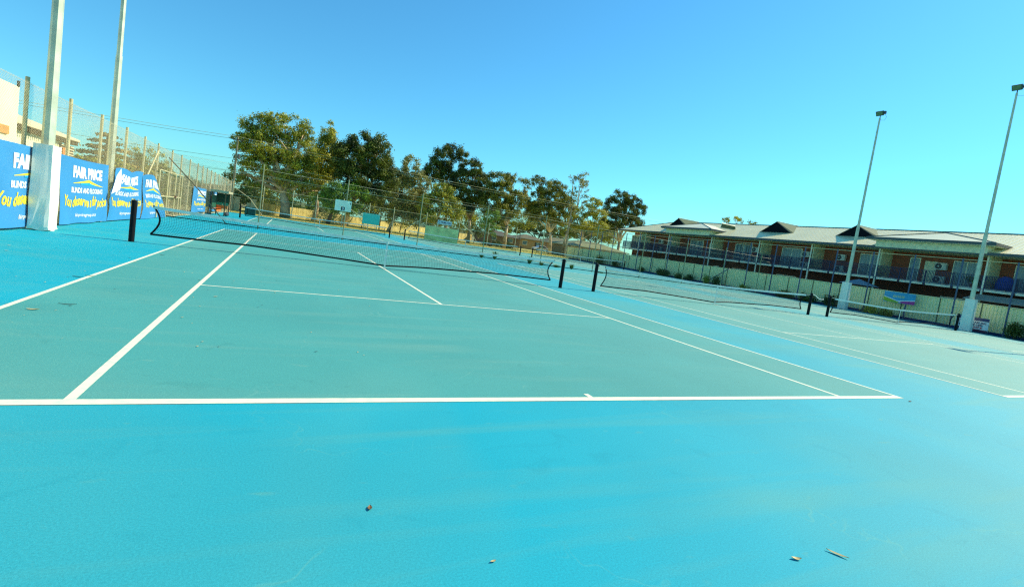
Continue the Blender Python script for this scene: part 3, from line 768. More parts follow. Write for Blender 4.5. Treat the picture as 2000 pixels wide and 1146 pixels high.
# gable vents (dark triangle faces)
GV = mat('dark_gable', (.006, .008, .012), .8, spec=.1)
ROOFD = mat('roof_grey_green', srgb(88, 102, 72), .8, 0, spec=.2)  # darker roof copy: weaker light on the gable slopes put into its colour
for py0, py1, pxa, pya in (((1302, 445), (1338, 439), 1326, 427), ((1486, 453), (1545, 455), 1518, 434), ((1635, 461), (1711, 465), 1675, 441)):
    gx = 47.3
    yl = at(*py0, X=gx)[1]; yr = at(*py1, X=gx)[1]; A_ = at(pxa, pya, X=gx)
    if pxa == 1326: yl, yr = A_[1]+1.95, A_[1]-1.95
    zb = EZ+(gx-ex)*sl-.02; za = A_[2]
    bk = gx+(za-zb)/sl
    d_ = MB().add([(gx, yl, zb), (gx, yr, zb), (gx, A_[1], za), (gx+.05, yl, zb), (gx+.05, yr, zb), (gx+.05, A_[1], za)], [(0, 1, 2), (3, 5, 4), (0, 3, 4, 1), (1, 4, 5, 2), (2, 5, 3, 0)]).build('gable_vent', GV); reparent(d_, roof)
    o_ = .35; ov = .07
    V = [(gx-ov, yl+.1, zb-.02), (gx-ov, A_[1], za+.06), (gx-ov, yr-.1, zb-.02), (bk+.3, A_[1], za+.06), (gx+.25, yl+.3, zb+.02), (gx+.25, yr-.3, zb+.02)]
    r_ = MB().add(V+[(a, b, c-.05) for a, b, c in V], [(0, 4, 3, 1), (1, 3, 5, 2), (6, 7, 9, 10), (7, 8, 11, 9), (0, 1, 7, 6), (1, 2, 8, 7)]).build('gable_roof', ROOFD); reparent(r_, roof)
    w_ = MB().tube([(gx-ov-.01, yr-.1, zb-.03), (gx-ov-.01, A_[1], za+.04), (gx-ov-.01, yl+.1, zb-.03)], .03, 4).build('barge_board', FAS); reparent(w_, roof)
    rr_ = MB().tube([(gx-ov, A_[1], za+.07), (bk+.2, A_[1], za+.07)], .075, 5).build('ridge_cap', WHT); reparent(rr_, roof)
# projecting hipped roofs with clad panels
for (ya, yb, lab) in ((50.1, 42.2, 'a'), (22.8, 14.9, 'b')):
    px0 = 44.2
    MB().bx((px0+.12, yb, 5.72), (px0+.2, ya, 6.5)).build('clad_panel', PNL, ap)
    MB().bx((px0+.2, yb, 5.72), (46.2, yb+.06, 6.5)).bx((px0+.2, ya-.06, 5.72), (46.2, ya, 6.5)).build('clad_side', PNL, ap)
    e0, e1 = yb-.55, ya+.45; ez = 6.52; xf = px0-.35; xa, za = 46.7, 7.45; ym = (e0+e1)/2
    V = [(xf, e1, ez), (xf, e0, ez), (xa, ym, za), (50.0, ym, za), (50.0, e1, ez), (50.0, e0, ez)]
    r_ = MB().add(V+[(a, b, c-.1) for a, b, c in V], [(0, 2, 1), (0, 4, 3, 2), (1, 2, 3, 5), (6, 7, 8), (6, 8, 9, 10), (7, 11, 9, 8), (0, 1, 7, 6), (1, 5, 11, 7), (0, 6, 10, 4)]).build('porch_roof', ROOF); reparent(r_, roof)
    g_ = MB().bx((xf-.1, e0-.1, ez-.2), (xf-.006, e1+.1, ez+.01)).bx((xf-.006, e0-.1, ez-.2), (48.2, e0-.006, ez+.01)).build('porch_gutter', FAS if lab == 'b' else FAS); reparent(g_, roof)
    s_ = MB().bx((xf, e0, ez-.24), (46.9, e1, ez-.2)).build('porch_soffit', WHT); reparent(s_, roof)
    rc = MB().tube([(xf, e0, ez+.02), (xa, ym, za+.02), (xf, e1, ez+.02)], .04, 5).build('hip_cap', FAS); reparent(rc, roof)
q4 = [at(1410, 436, Y=41.6), at(1436, 442, Y=41.6), at(1436, 450, Y=41.6), at(1407, 445, Y=41.6)]
gp = MB().add([tuple(p) for p in q4]+[(p[0], p[1]+.05, p[2]) for p in q4], [(0, 1, 2, 3), (7, 6, 5, 4), (0, 4, 5, 1), (1, 5, 6, 2), (2, 6, 7, 3), (3, 7, 4, 0)]).build('gablet_panel', ROOFD); reparent(gp, roof)
gp = MB().tube([tuple(p) for p in q4]+[tuple(q4[0])], .05, 4).build('gablet_trim', WHT); reparent(gp, roof)
an = at(1463, 433, X=52)
tag(MB().tube([(52, an[1], 7.3), (52, an[1], an[2])], .02, 5).tube([(52, an[1]-.7, an[2]), (52, an[1]+.7, an[2])], .012, 4).tube([(51.7, an[1]+.4, an[2]), (52.3, an[1]+.4, an[2])], .01, 4).tube([(51.7, an[1]-.3, an[2]), (52.3, an[1]-.3, an[2])], .01, 4).build('antenna', DARK), 'thin television antenna above the apartment roof ridge', 'antenna')
# things on balconies / yard
aw_ = MB().prism([(43.0, 2.18), (44.95, 2.62), (44.95, 2.68), (43.0, 2.24)], 'y', 5.0, at(1888, 578, X=43.5)[1]).build('awning', mat('grey_awning', srgb(150, 156, 140), .7), ap)
um = empty('patio_umbrella', (42, 22.2, 0), 'grey patio umbrella open behind the pale fence', 'umbrella')
V = [(42, 22.2, 2.62)]; n = 8; V += [(42+1.45*math.cos(2*PI*k/n+PI/8), 22.2+1.45*math.sin(2*PI*k/n+PI/8), 2.14) for k in range(n)]
MB().add(V+[(a, b, c-.03) for a, b, c in V], [(0, 1+k, 1+(k+1) % n) for k in range(n)]+[(9, 10+(k+1) % n, 10+k) for k in range(n)]+[(1+k, 10+k, 10+(k+1) % n, 1+(k+1) % n) for k in range(n)]).build('canopy', mat('grey_canvas', srgb(120, 140, 150), .8), um, fixn=False)
MB().tube([(42, 22.2, 0), (42, 22.2, 2.6)], .025, 8).build('pole', BLUEPOST, um)
ch = at(1938, 545, X=46)
bc = empty('chair', (46, 14, 3.12), 'blue fabric covered chair on the right hand balcony', 'chair')
cy = at(1962, 560, X=46)[1]
MB().tube([(45.9, cy, 3.14), (45.95, cy, 3.5), (46.05, cy, 3.95), (46.1, cy, 4.2)], [.5, .55, .5, .25], 12).build('cover', mat('blue_cloth', srgb(20, 70, 170), .7), bc, smooth=True)
LEAF = {}
def leafmat(name, c1, c2, tr=.18): return mat('leaf_'+name, srgb(*c1), .6, 0, .1, .55, col2=srgb(*c2), island=.35, trans=tr, spec=.3)
for px_, py_, lb_ in ((1500, 505, 'dark folding chair on the balcony left of the third pair of glass doors'), (1524, 508, 'second dark chair near the glass doors of the middle balcony'), (1428, 495, 'dark chair on the balcony under the small roof panel')):
    cyy = at(px_, py_, X=46.0)[1]; c_ = empty('balcony_chair', (46, cyy, 3.12), lb_, 'chair', 'dark chairs on the balconies')
    DC = mat('dark_chair', (.02, .025, .04), .6)
    MB().bx((45.8, cyy-.24, 3.55), (46.25, cyy+.24, 3.6)).build('seat', DC, c_)
    MB().bx((45.8, cyy+.2, 3.6), (46.25, cyy+.25, 4.05)).build('backrest', DC, c_)
    for a_ in (45.83, 46.22):
        for b_ in (cyy-.21, cyy+.21): MB().tube([(a_, b_, 3.12), (a_, b_, 3.56)], .018, 6).build('leg', DC, c_)
pp = empty('potted_plant', (45.9, 17.2, 3.12), 'potted plant on the balcony railing near the right pole', 'plant')

# ------------------------------------------------------------------ foliage
def leaves(name, centers, sig, n_per, size, m, parent, seed, droop=.5, aspect=.42):
    r = np.random.RandomState(seed); C_ = np.repeat(np.array(centers), n_per, 0); sg = np.repeat(np.array(sig), n_per, 0)
    n = len(C_); g_ = r.normal(0, 1, (n, 3)); nr = np.linalg.norm(g_, axis=1, keepdims=True); g_ = g_/np.maximum(nr, .01)*np.minimum(nr, 1.9)
    P = C_+g_*sg
    d = r.normal(0, 1, (n, 3)); d[:, 2] -= droop*1.2; d /= np.linalg.norm(d, axis=1)[:, None]
    a = r.normal(0, 1, (n, 3)); a -= d*np.sum(a*d, 1)[:, None]; a /= np.linalg.norm(a, axis=1)[:, None]
    s = size*r.uniform(.6, 1.3, n)[:, None]
    V = np.stack([P-d*s*.5, P+a*s*aspect*.5, P+d*s*.5, P-a*s*aspect*.5], 1).reshape(-1, 3)
    return npmesh(name, V, np.arange(4*n).reshape(-1, 4), m, parent)
BARK = mat('gum_bark', srgb(240, 212, 164), .8, 0, .3, .9, col2=srgb(120, 90, 60))
BARKD = mat('dark_bark', srgb(96, 76, 54), .9, 0, .3, 1.2)
def clump_leaves(name, centers, rad, dens, size, m, parent, seed, aspect=.5):
    r = np.random.RandomState(seed); cs = np.array(centers); rs = np.array(rad)
    cnt = np.maximum(30, (rs[:, 0]**2*300*dens)).astype(int); C_ = np.repeat(cs, cnt, 0); Rr = np.repeat(rs, cnt, 0); n = len(C_)
    g_ = r.normal(0, 1, (n, 3)); g_ /= np.linalg.norm(g_, axis=1, keepdims=True)
    rr_ = r.uniform(0, 1, (n, 1))**.5*(1+.35*r.normal(0, 1, (n, 1))*(r.rand(n, 1) < .35))
    P = C_+g_*Rr*rr_
    nrm = g_*np.array([1, 1, 1.3])+r.normal(0, .55, (n, 3)); nrm /= np.linalg.norm(nrm, axis=1, keepdims=True)
    d = r.normal(0, 1, (n, 3)); d[:, 2] -= .8; d -= nrm*np.sum(d*nrm, 1)[:, None]; d /= np.linalg.norm(d, axis=1)[:, None]
    a = np.cross(nrm, d); s = size*r.uniform(.55, 1.3, n)[:, None]
    V = np.stack([P-d*s*.5, P+a*s*aspect*.5, P+d*s*.5, P-a*s*aspect*.5], 1).reshape(-1, 3)
    return npmesh(name, V, np.arange(4*n).reshape(-1, 4), m, parent)
def tree(name, label, Y, lobes, base_px, cm, bark=BARK, seed=1, size=.42, dens=1.05, rt=.32, group='gum trees beyond the far fence', ncl=1.15, limbs=True, droop=.6):
    B = at(*base_px, Y=Y); base = Vector((B[0], Y, -.03))
    t = empty(name, base, label, 'tree', group)
    r = np.random.RandomState(seed); cen = []; sig = []; tops = []
    k = (Y-CAM[1])/F_PX/.9
    for (cx, cy, rx, ry) in lobes:
        c = at(cx, cy, Y=Y); ax, az = rx*k*1.0, ry*k*1.0; ay = .8*(ax+az)/2
        area = (ax*az+ax*ay+ay*az)/3*4*PI; n = max(6, int(area/1.75*ncl))
        for _ in range(n):
            q = r.normal(0, 1, 3); q /= np.linalg.norm(q); q *= r.uniform(.45, 1.0)**.6
            cen.append(c+q*np.array([ax, ay, az])); s_ = r.uniform(.38, .9)*min(1.2, .45+.3*(ax+az)/2); sig.append([s_*r.uniform(.8, 1.25), s_, s_*r.uniform(.65, 1.1)])
        tops.append((Vector(c), (ax+az)/2))
    clump_leaves('crown', cen, sig, dens, size*.66, cm, t, seed)
    tm = MB()
    zc = sum(q[0].z for q in tops)/len(tops); mid = sum((q[0] for q in tops), Vector())/len(tops)
    fork = base.lerp(mid, .35); fork.z = max(2.2, zc*.42)
    fork.x += r.normal(0, .3)
    tm.tube([base, base.lerp(fork, .5)+Vector((r.normal(0, .15), 0, 0)), fork], [rt*1.25, rt, rt*.8], 10)
    for c, s_ in tops:
        m1 = fork.lerp(c, .5)+Vector((r.normal(0, .5), r.normal(0, .4), r.normal(0, .3)-.2))
        rr_ = rt*.5
        tm.tube([fork, fork.lerp(m1, .5)+Vector((r.normal(0, .15), 0, .1)), m1, m1.lerp(c, .6)+Vector((r.normal(0, .3), 0, 0)), c], [rr_*1.2, rr_, rr_*.75, rr_*.5, rr_*.22], 7)
        for _ in range(4):
            e = c+Vector((r.uniform(-1, 1), r.uniform(-1, 1), r.uniform(-.7, .35)))*s_*.75
            s0 = m1.lerp(c, r.uniform(.1, .8)); tm.tube([s0, s0.lerp(e, .5)+Vector((0, 0, .2)), e], [rr_*.38, rr_*.25, rr_*.08], 5)
    tm.build('trunk', bark, t, smooth=True)
    return t
OL = leafmat('olive', (196, 190, 62), (98, 112, 36)); GO = leafmat('golden', (200, 188, 58), (122, 132, 40))
DK = leafmat('dark', (118, 126, 42), (34, 50, 20)); LG = leafmat('bright', (134, 166, 44), (66, 104, 30)); BN = leafmat('bronze', (164, 154, 54), (72, 88, 30))
GG = leafmat('grey_green', (178, 170, 92), (112, 116, 56))
tree('gum_tree', 'largest spreading gum tree, left of the row, pale limbs under open olive foliage', 78, [(512,248,28,20),(556,243,36,20),(592,262,16,22),(482,285,24,24),(525,285,40,30),(575,290,34,32),(468,330,12,26),(505,325,26,20),(556,325,42,30),(592,335,26,28),(575,362,32,18),(500,352,22,14),(610,372,26,14)], (556, 428), OL, seed=11, rt=.62, dens=.85, ncl=.75)
tree('gum_tree', 'golden leaved gum tree just right of the largest gum', 82, [(642,262,12,18),(640,290,22,24),(632,320,30,24),(655,312,14,28),(622,350,30,20)], (612, 425), GO, seed=12, rt=.3)
tree('gum_tree', 'dark dense gum tree with three rounded heads above the number board', 76, [(706,278,22,18),(740,280,18,18),(688,308,30,28),(735,312,30,30),(757,330,12,24),(700,345,44,24),(748,355,28,24),(720,375,34,16)], (671, 432), DK, bark=BARK, seed=13, rt=.36, dens=1.15)
tree('bushy_tree', 'small bright green leafy tree beneath the dark three headed gum', 74, [(660,375,26,18),(690,385,22,20),(640,388,22,16),(668,402,34,12)], (640, 430), LG, bark=BARKD, seed=14, rt=.25, size=.36, limbs=False)
tree('gum_tree', 'thin grey green gum tree with a narrow wispy top between two dark gums', 80, [(803,318,16,16),(800,342,24,16),(775,352,22,18),(820,356,18,20),(795,380,38,24),(770,395,28,20),(815,400,28,20),(790,412,34,12)], (757, 450), GG, seed=15, rt=.22, dens=.85)
tree('gum_tree', 'tall dark gum tree whose crown leans right to a rounded tip', 84, [(888,298,22,14),(905,308,10,12),(868,312,24,20),(850,330,20,22),(838,340,10,16),(872,345,16,16)], (872, 458), DK, seed=16, rt=.3, dens=1.1)
tree('gum_tree', 'black green rounded gum tree right of the leaning dark gum', 82, [(920,328,20,18),(930,348,18,18),(900,352,22,20),(895,376,26,18),(928,382,26,24),(944,364,12,20),(905,398,28,16)], (915, 462), DK, seed=17, rt=.3, dens=1.2)
tree('gum_tree', 'low pale olive tree filling the gap behind the green hitting wall', 76, [(862,392,26,18),(838,400,20,18),(882,408,24,20),(850,422,34,16),(862,375,20,16)], (846, 452), OL, seed=18, rt=.2, dens=.9)
tree('gum_tree', 'bronze tinted gum tree with a broad top and bright lower side', 79, [(975,352,24,14),(1003,348,18,14),(1024,366,10,18),(980,378,30,20),(958,395,20,26),(1008,395,24,22),(980,412,30,16)], (985, 474), BN, seed=19, rt=.34)
tree('bushy_tree', 'narrow bright green tree against the bronze tinted gum', 75, [(962,424,14,20),(950,440,14,14),(968,450,12,10)], (958, 468), LG, bark=BARKD, seed=20, rt=.14, size=.34)
tree('gum_tree', 'brown green gum tree with many pale stems near the far right court', 81, [(1052,358,16,14),(1068,372,20,20),(1092,366,18,14),(1048,390,20,20),(1085,392,26,20),(1105,402,18,22),(1058,416,34,18),(1090,425,24,16),(1040,410,16,22)], (1075, 484), BN, seed=21, rt=.3)
tree('gum_tree', 'feathery thin gum tree whose airy top stands above its neighbours', 86, [(1120,350,10,10),(1142,350,16,12),(1136,368,16,10),(1118,382,12,14),(1140,390,10,10)], (1100, 484), GG, seed=22, rt=.22, dens=.5)
tree('gum_tree', 'golden lower gum tree left of the dark round crown', 84, [(1160,396,18,12),(1145,412,20,14),(1172,420,20,16),(1135,434,28,16),(1165,446,26,14),(1118,415,20,18)], (1128, 488), GO, seed=23, rt=.22, dens=.85)
tree('gum_tree', 'dark round crowned tree over the left end of the apartment roof', 92, [(1212,386,20,14),(1235,394,18,16),(1195,404,22,20),(1225,412,26,18),(1250,412,10,24),(1200,434,30,18),(1240,436,24,14),(1180,440,22,14)], (1205, 500), DK, seed=24, rt=.35, dens=1.15)
tree('bushy_tree', 'tree top showing just behind the apartment roof ridge', 75, [(1418,430,14,6),(1440,430,16,7),(1470,437,14,5)], (1440, 500), OL, seed=25, rt=.3, group='')
# understory and hedges
def shrub(px, py, rx, ry, Y, m, label, seed, name='shrub', group='shrubs along the paling fence', size=.3, n=1.):
    c = at(px, py, Y=Y); k = (Y-CAM[1])/F_PX/.9; ax, az = rx*k, ry*k
    t = empty(name, (c[0], Y, 0), label, 'shrub', group); r = np.random.RandomState(seed); cen = []
    for _ in range(int(16+ax*az*6.5*n)):
        q = r.uniform(-1, 1, 3); q /= max(1, np.linalg.norm(q)); cen.append((c[0]+q[0]*ax, Y+q[1]*ax*.6, max(.25, c[2]+q[2]*az)))
    leaves('foliage', cen, np.full((len(cen), 3), .38), 52, size, m, t, seed, .2, .55)
    MB().tube([(c[0], Y, -.05), (c[0]+.1, Y, max(.5, c[2]))], [.09, .04], 6).build('stem', BARKD, t)
    return t
for i_, a_ in enumerate(((985, 440, 34, 18, 'low olive tree mass between the black green and the bronze gums, far back'), (1045, 448, 40, 16, 'wide dark tree far behind the brown houses'), (1105, 452, 34, 18, 'olive tree far behind the parked cars'), (1165, 452, 40, 18, 'wide olive tree far behind the low grey roofed house'))):
    tree('gum_tree', a_[4], 132, [(a_[0]-a_[2]*.5, a_[1], a_[2]*.55, a_[3]*.8), (a_[0]+a_[2]*.4, a_[1]+3, a_[2]*.6, a_[3]*.7), (a_[0], a_[1]-4, a_[2]*.5, a_[3]*.8)], (a_[0], a_[1]+28), (OL, DK, OL, GG)[i_], bark=BARKD, seed=90+i_, rt=.4, size=.7, group='distant trees behind the houses', dens=.7, ncl=.5)
sh_list = [(472,370,28,26,88,DK,'dark green shrub left of all others, above the cream wall pillars'),
 (505,381,29,22,90,LG,'bright green shrub between the cream pillars and the big gum'),
 (535,391,24,17,87,OL,'olive shrub behind the big gum trunk, to its left'),
 (588,387,27,20,88,LG,'bright shrub right of the big gum trunk over the paling fence'),
 (625,397,24,15,90,GG,'pale shrub behind the golden gum trunk'),
 (712,397,29,20,88,OL,'olive shrub behind the number board'),
 (745,407,29,20,90,GG,'grey green shrub above the turquoise board'),
 (785,419,29,22,88,OL,'olive shrub right of the leaning pale trunks'),
 (820,424,27,22,90,DK,'dark shrub left of the hitting wall sign'),
 (900,427,32,22,90,OL,'olive shrub right of the hitting wall sign'),
 (930,439,29,20,92,DK,'dark shrub under the black green gum'),
 (1020,429,32,17,96,OL,'olive shrub between the bronze gum and the many stemmed gum'),
 (1060,439,35,12,98,DK,'dark shrub behind the many stemmed gum'),
 (1150,457,35,15,94,GG,'pale shrub over the low grey roofed house'),
 (1190,461,29,17,96,OL,'olive shrub left of the apartment end wall')]
for i, s_ in enumerate(sh_list): shrub(*s_, 40+i)
# power pole and wires
def ppole(px, py, Y, label, h=None):
    b = at(px, py, Y=Y); h = h or b[2]; t = empty('power_pole', (b[0], Y, 0), label, 'power pole')
    MB().tube([(b[0]+.0, Y, -.05), (b[0], Y, h)], [.16, .1], 10).build('pole', mat('grey_timber_pole', srgb(150, 140, 110), .8), t)
    MB().box((b[0], Y-.1, h-.35), (1.6, .1, .12)).build('crossarm', BARKD, t)
    MB().tube([(b[0]+.3, Y, h-2.8), (b[0]+.3, Y, h-2.2)], .16, 10).build('transformer', mat('grey_can', srgb(110, 110, 100), .6), t)
    return b
P1 = ppole(465, 268, 75, 'slim power pole at the far left corner of the courts')
P2 = ppole(1117, 403, 75, 'pale power pole among the gums right of centre')
P2[2] = P2[2]
wn = 0
def wire(a, b, sag, lab):
    pts = [(a[0]+(b[0]-a[0])*f_, a[1]+(b[1]-a[1])*f_, a[2]+(b[2]-a[2])*f_-sag*4*f_*(1-f_)) for f_ in np.linspace(0, 1, 20)]
    tag(MB().tube(pts, .02, 4).build('overhead_wire', mat('wire_metal', srgb(176, 172, 130), .6, 0)), lab, 'wire', 'overhead wires strung across the tree row')
e1 = at(1232, 424, Y=75); l1 = at(240, 240, Y=75)
for k, (dz, lb) in enumerate(((0, 'top'), (.35, 'second'), (-2.6, 'third'), (-4.3, 'lowest'))):
    wire((P1[0], 74.9, P1[2]-.3+dz), (e1[0]+14, 74.9, 9.6+dz*.95), .5, '%s overhead wire crossing in front of the gums' % lb)
    wire((P1[0], 74.9, P1[2]-.3+dz), (-48, 74.9, 8.9+dz*.9), .4, '%s overhead wire running left from the power pole' % lb)

# paling fence
pf = empty('paling_fence', (5, 85, 0), 'weathered timber paling fence behind the trees', 'fence')
PAL = mat('timber_paling', srgb(226, 206, 132), .85, 0, .22, 1.5, col2=srgb(184, 166, 92), island=.18)
pa, pb = Vector((-7.2, 81, 0)), Vector((40, 116, 0)); pu = (pb-pa).normalized(); pn = Vector((pu.y, -pu.x, 0)); pang = math.atan2(pu.y, pu.x)
m_ = MB(); q = 0.; PLn = (pb-pa).length
while q < PLn:
    h = 1.62+.06*math.sin(q*.9)+rnd.uniform(-.03, .03); c_ = pa+pu*q; m_.box((c_.x, c_.y, h/2), (.14, .03, h), pang); q += .15
m_.build('palings', PAL, pf)
m_ = MB(); c_ = (pa+pb)/2-pn*.06
for z in (.45, 1.25): m_.box((c_.x, c_.y, z), (PLn, .05, .1), pang)
m_.build('rails', PAL, pf)
# cream wall with pillars at the far left
CP = mat('cream_wall_paint', srgb(222, 202, 150), .85)
wl = empty('garden_wall', (-8, 78, 0), 'low cream garden wall with square pillars at the far left', 'wall')
a = at(455, 395, Y=78)[0]; b = at(466, 395, Y=78)[0]; c = at(485, 395, Y=78)[0]; d = at(495, 395, Y=78)[0]
MB().bx((a-14, 77.9, 0), (b, 78.1, 1.5)).build('wall_panel', CP, wl)
MB().bx((c-.15, 77.8, 0), (d, 78.2, 1.35)).build('wall_panel', CP, wl)
for x in (b-.2, d): MB().bx((x-.3, 77.7, 0), (x+.3, 78.3, 1.75)).build('pillar', CP, wl)
MB().bx((d-.4, 77.6, 1.752), (d+.4, 78.4, 1.95)).bx((b-.6, 77.6, 1.752), (b+.2, 78.4, 1.95)).build('pillar_cap', CP, wl)

# ------------------------------------------------------------------ low houses beyond
def house(loc, sz, label, wallc, roofc, rh=1.6, win=3):
    x, y_ = loc; w_, d_, h = sz; t = empty('house', (x, y_, 0), label, 'house')
    W_ = mat('house_wall_'+str(wallc), srgb(*wallc), .85, 0, .1, .7); RO = mat('house_roof_'+str(roofc), srgb(*roofc), .6, 0, .1, .8)
    MB().bx((x, y_, -.05), (x+w_, y_+d_, h)).build('wall', W_, t)
    o = .5; V = [(x-o, y_-o, h), (x+w_+o, y_-o, h), (x+w_+o, y_+d_+o, h), (x-o, y_+d_+o, h), (x+d_/2, y_+d_/2, h+rh), (x+w_-d_/2, y_+d_/2, h+rh)]
    MB().add(V+[(a, b, c-.12) for a, b, c in V[:4]], [(0, 1, 5, 4), (2, 3, 4, 5), (3, 0, 4), (1, 2, 5), (6, 9, 8, 7), (0, 6, 7, 1), (1, 7, 8, 2), (2, 8, 9, 3), (3, 9, 6, 0)]).build('roof', RO, t)
    for k in range(win):
        cx = x+w_*(k+.5)/win
        f_ = MB().bx((cx-.7, y_-.05, 1.0), (cx+.7, y_-.004, 2.1)).build('window', WHT, t)
        g2 = MB().bx((cx-.62, y_-.06, 1.08), (cx+.62, y_-.052, 2.02)).build('pane', GL); reparent(g2, f_)
        f_.location = f_.location
    dr = MB().bx((x+w_*.62, y_-.05, 0), (x+w_*.62+.9, y_-.004, 2.05)).build('door', mat('door_brown', (.06, .04, .03), .6), t)
    return t
h1 = at(1010, 480, Y=112); h2 = at(1062, 480, Y=118); h3 = at(1128, 480, Y=80)
house((h1[0], 112), (8, 7, 2.6), 'tan brick house seen between the trunks right of centre', (172, 140, 92), (112, 100, 64), 1.2, 2)
house((h2[0]+1, 118), (10, 7, 2.7), 'brown house with small windows behind the parked cars', (160, 126, 86), (112, 108, 70), 1.6, 3)
house((h3[0]+1, 84), (14, 9, 2.5), 'low grey roofed house behind the corner of the pale fence', (150, 120, 84), (128, 134, 92), 1.3, 2)
hh = at(940, 470, Y=110)
house((hh[0], 108), (9, 7, 2.3), 'dull brick house behind the low hedge left of the tan house', (120, 92, 66), (96, 84, 64), 1.2, 2)
shrub(970, 480, 34, 6, 88, DK, 'long low dark hedge beyond the far court net', 70, 'hedge', '', .3, 1.4)
# parked cars
def car(px, py, Y, paint, label):
    b = at(px, py, Y=Y); x = b[0]; t = empty('parked_car', (x, Y, 0), label, 'car', 'cars parked beyond the far fence')
    prof = [(-2.2, .35), (-2.15, .75), (-1.3, .9), (-.7, 1.38), (.7, 1.4), (1.35, .95), (2.1, .85), (2.2, .4)]
    MB().prism([(x+a, c) for a, c in prof], 'y', Y-.8, Y+.8).build('body', paint, t, bevel=.06)
    MB().prism([(x+a, c) for a, c in [(-1.15, .93), (-.68, 1.3), (.66, 1.32), (1.2, .97)]], 'y', Y-.815, Y+.815).build('window', mat('car_glass', (.02, .03, .04), .1), t)
    for sx in (-1.35, 1.35):
        for sy in (-.82, .68):
            w_ = MB().tube([(x+sx, Y+sy, .33), (x+sx, Y+sy+.16, .33)], .33, 14).build('wheel', DARK, t)
            r2 = MB().tube([(x+sx, Y+sy-.01, .33), (x+sx, Y+sy+.17, .33)], .18, 10).build('rim', GALV); reparent(r2, w_)
    for sy in (-.55, .55): MB().box((x-2.17, Y+sy, .65), (.06, .35, .14)).build('headlight', WHT, t)
car(1088, 494, 100, mat('silver_paint', (.5, .52, .55), .25, .6), 'silver parked car between the tree trunks')
car(1056, 490, 103, mat('white_paint', (.75, .75, .72), .3), 'white parked car left of the silver one')

# ------------------------------------------------------------------ left side behind the fence
lh = empty('house', (-13, 28, 0), 'cream rendered house with lattice eave behind the left fence', 'house')
e0 = at(157, 272, X=-13); HX = -13.6; ez = 3.38
CR = mat('cream_house_render', srgb(250, 238, 186), .85, 0, .05, 1)
MB().bx((-22, 14, 0), (HX, 30.2, ez)).build('wall', CR, lh)
V = [(HX+.42, 13, ez), (HX+.42, 31.2, ez), (-17.5, 29.5, 4.75), (-17.5, 13, 4.75), (-22.5, 31.2, ez), (-22.5, 13, ez)]
MB().add(V+[(a, b, c-.1) for a, b, c in V], [(0, 1, 2, 3), (3, 2, 4, 5), (1, 4, 2), (0, 6, 7, 1), (1, 7, 10, 4), (6, 9, 8, 7), (9, 11, 10, 8), (7, 8, 10)]).build('roof', mat('cream_tile_roof', srgb(226, 208, 164), .7, 0, .08, 2), lh)
m_ = MB(); yy = 14
while yy < 31.1: m_.bx((HX+.02, yy, ez-.32), (HX+.38, yy+.07, ez-.11)); yy += .2
m_.bx((HX+.36, 13, ez-.14), (HX+.41, 31.2, ez-.101)).build('eave_rafters', mat('brown_rafter', srgb(110, 90, 56), .8), lh)
wy = at(128, 290, X=HX)
f_ = MB().bx((HX, wy[1]-.9, 2.0), (HX+.06, wy[1]+.9, 3.0)).build('window', BARKD, lh)
g_ = MB()
for z in np.arange(2.08, 2.98, .14): g_.bx((HX+.062, wy[1]-.88, z), (HX+.09, wy[1]+.88, z+.05))
reparent(g_.build('window_bars', CREAM), f_)
f2_ = MB().box((HX+.11, wy[1]-.5, 2.62), (.02, .45, .4)).build('notice', mat('orange_notice', srgb(220, 130, 50), .6)); reparent(f2_, f_)
for yy, z in ((30.3, 2.9),): MB().tube([(HX+.1, yy, 0), (HX+.1, yy, 3.2)], .05, 6).build('downpipe', CREAM, lh)
tw = empty('rendered_block', (-13, 19, 0), 'tall cream flat topped block at the left picture edge', 'building')
MB().bx((-20, 8, 0), (-12.9, 23.4, 4.62)).build('wall', CR, tw)
oy = at(8, 252, X=-12.85)
MB().box((-12.86, oy[1], oy[2]), (.05, .7, .32)).build('vent', mat('orange_vent', srgb(214, 150, 70), .6), tw)
MB().bx((-12.88, 8, oy[2]-.5), (-12.8, 23.2, oy[2]-.46)).build('pipe', CREAM, tw)
MB().tube([(-12.9, 23.3, 4.62), (-12.9, 23.3, 4.85)], .05, 6).tube([(-12.9, 15.0, 4.62), (-12.9, 15.0, 4.85)], .05, 6).build('lamp', DARK, tw)
# conifer with layered branches
cf_Y = 62
cb = at(205, 330, Y=cf_Y); tp = at(206, 262, Y=cf_Y)
ct = empty('conifer', (cb[0], cf_Y, 0), 'layered dark conifer behind the left light pole', 'tree')
cen = []; sig = []; r = np.random.RandomState(5); tm = MB(); tm.tube([(cb[0], cf_Y, 0), (cb[0], cf_Y, tp[2])], [.3, .06], 8)
z = tp[2]-.15; lv = 0
while z > .8:
    rad = .55+(tp[2]-z)*.85; nbr = int(9+rad*3)
    for k in range(nbr):
        a = 2*PI*k/nbr+lv*1.1; rl = rad*r.uniform(.75, 1.08)
        for q in np.linspace(.25, 1, max(2, int(rl/.42))):
            cen.append((cb[0]+math.cos(a)*rl*q, cf_Y+math.sin(a)*rl*q, z-.12*rl*q*q+.1)); sig.append((.3, .3, .09))
        tm.tube([(cb[0], cf_Y, z), (cb[0]+math.cos(a)*rl, cf_Y+math.sin(a)*rl, z-.12*rl)], [.05, .015], 4)
    z -= .62; lv += 1
leaves('crown', cen, sig, 16, .28, leafmat('conifer', (160, 130, 40), (104, 92, 30)), ct, 5, .1, .5)
tm.build('trunk', BARKD, ct)
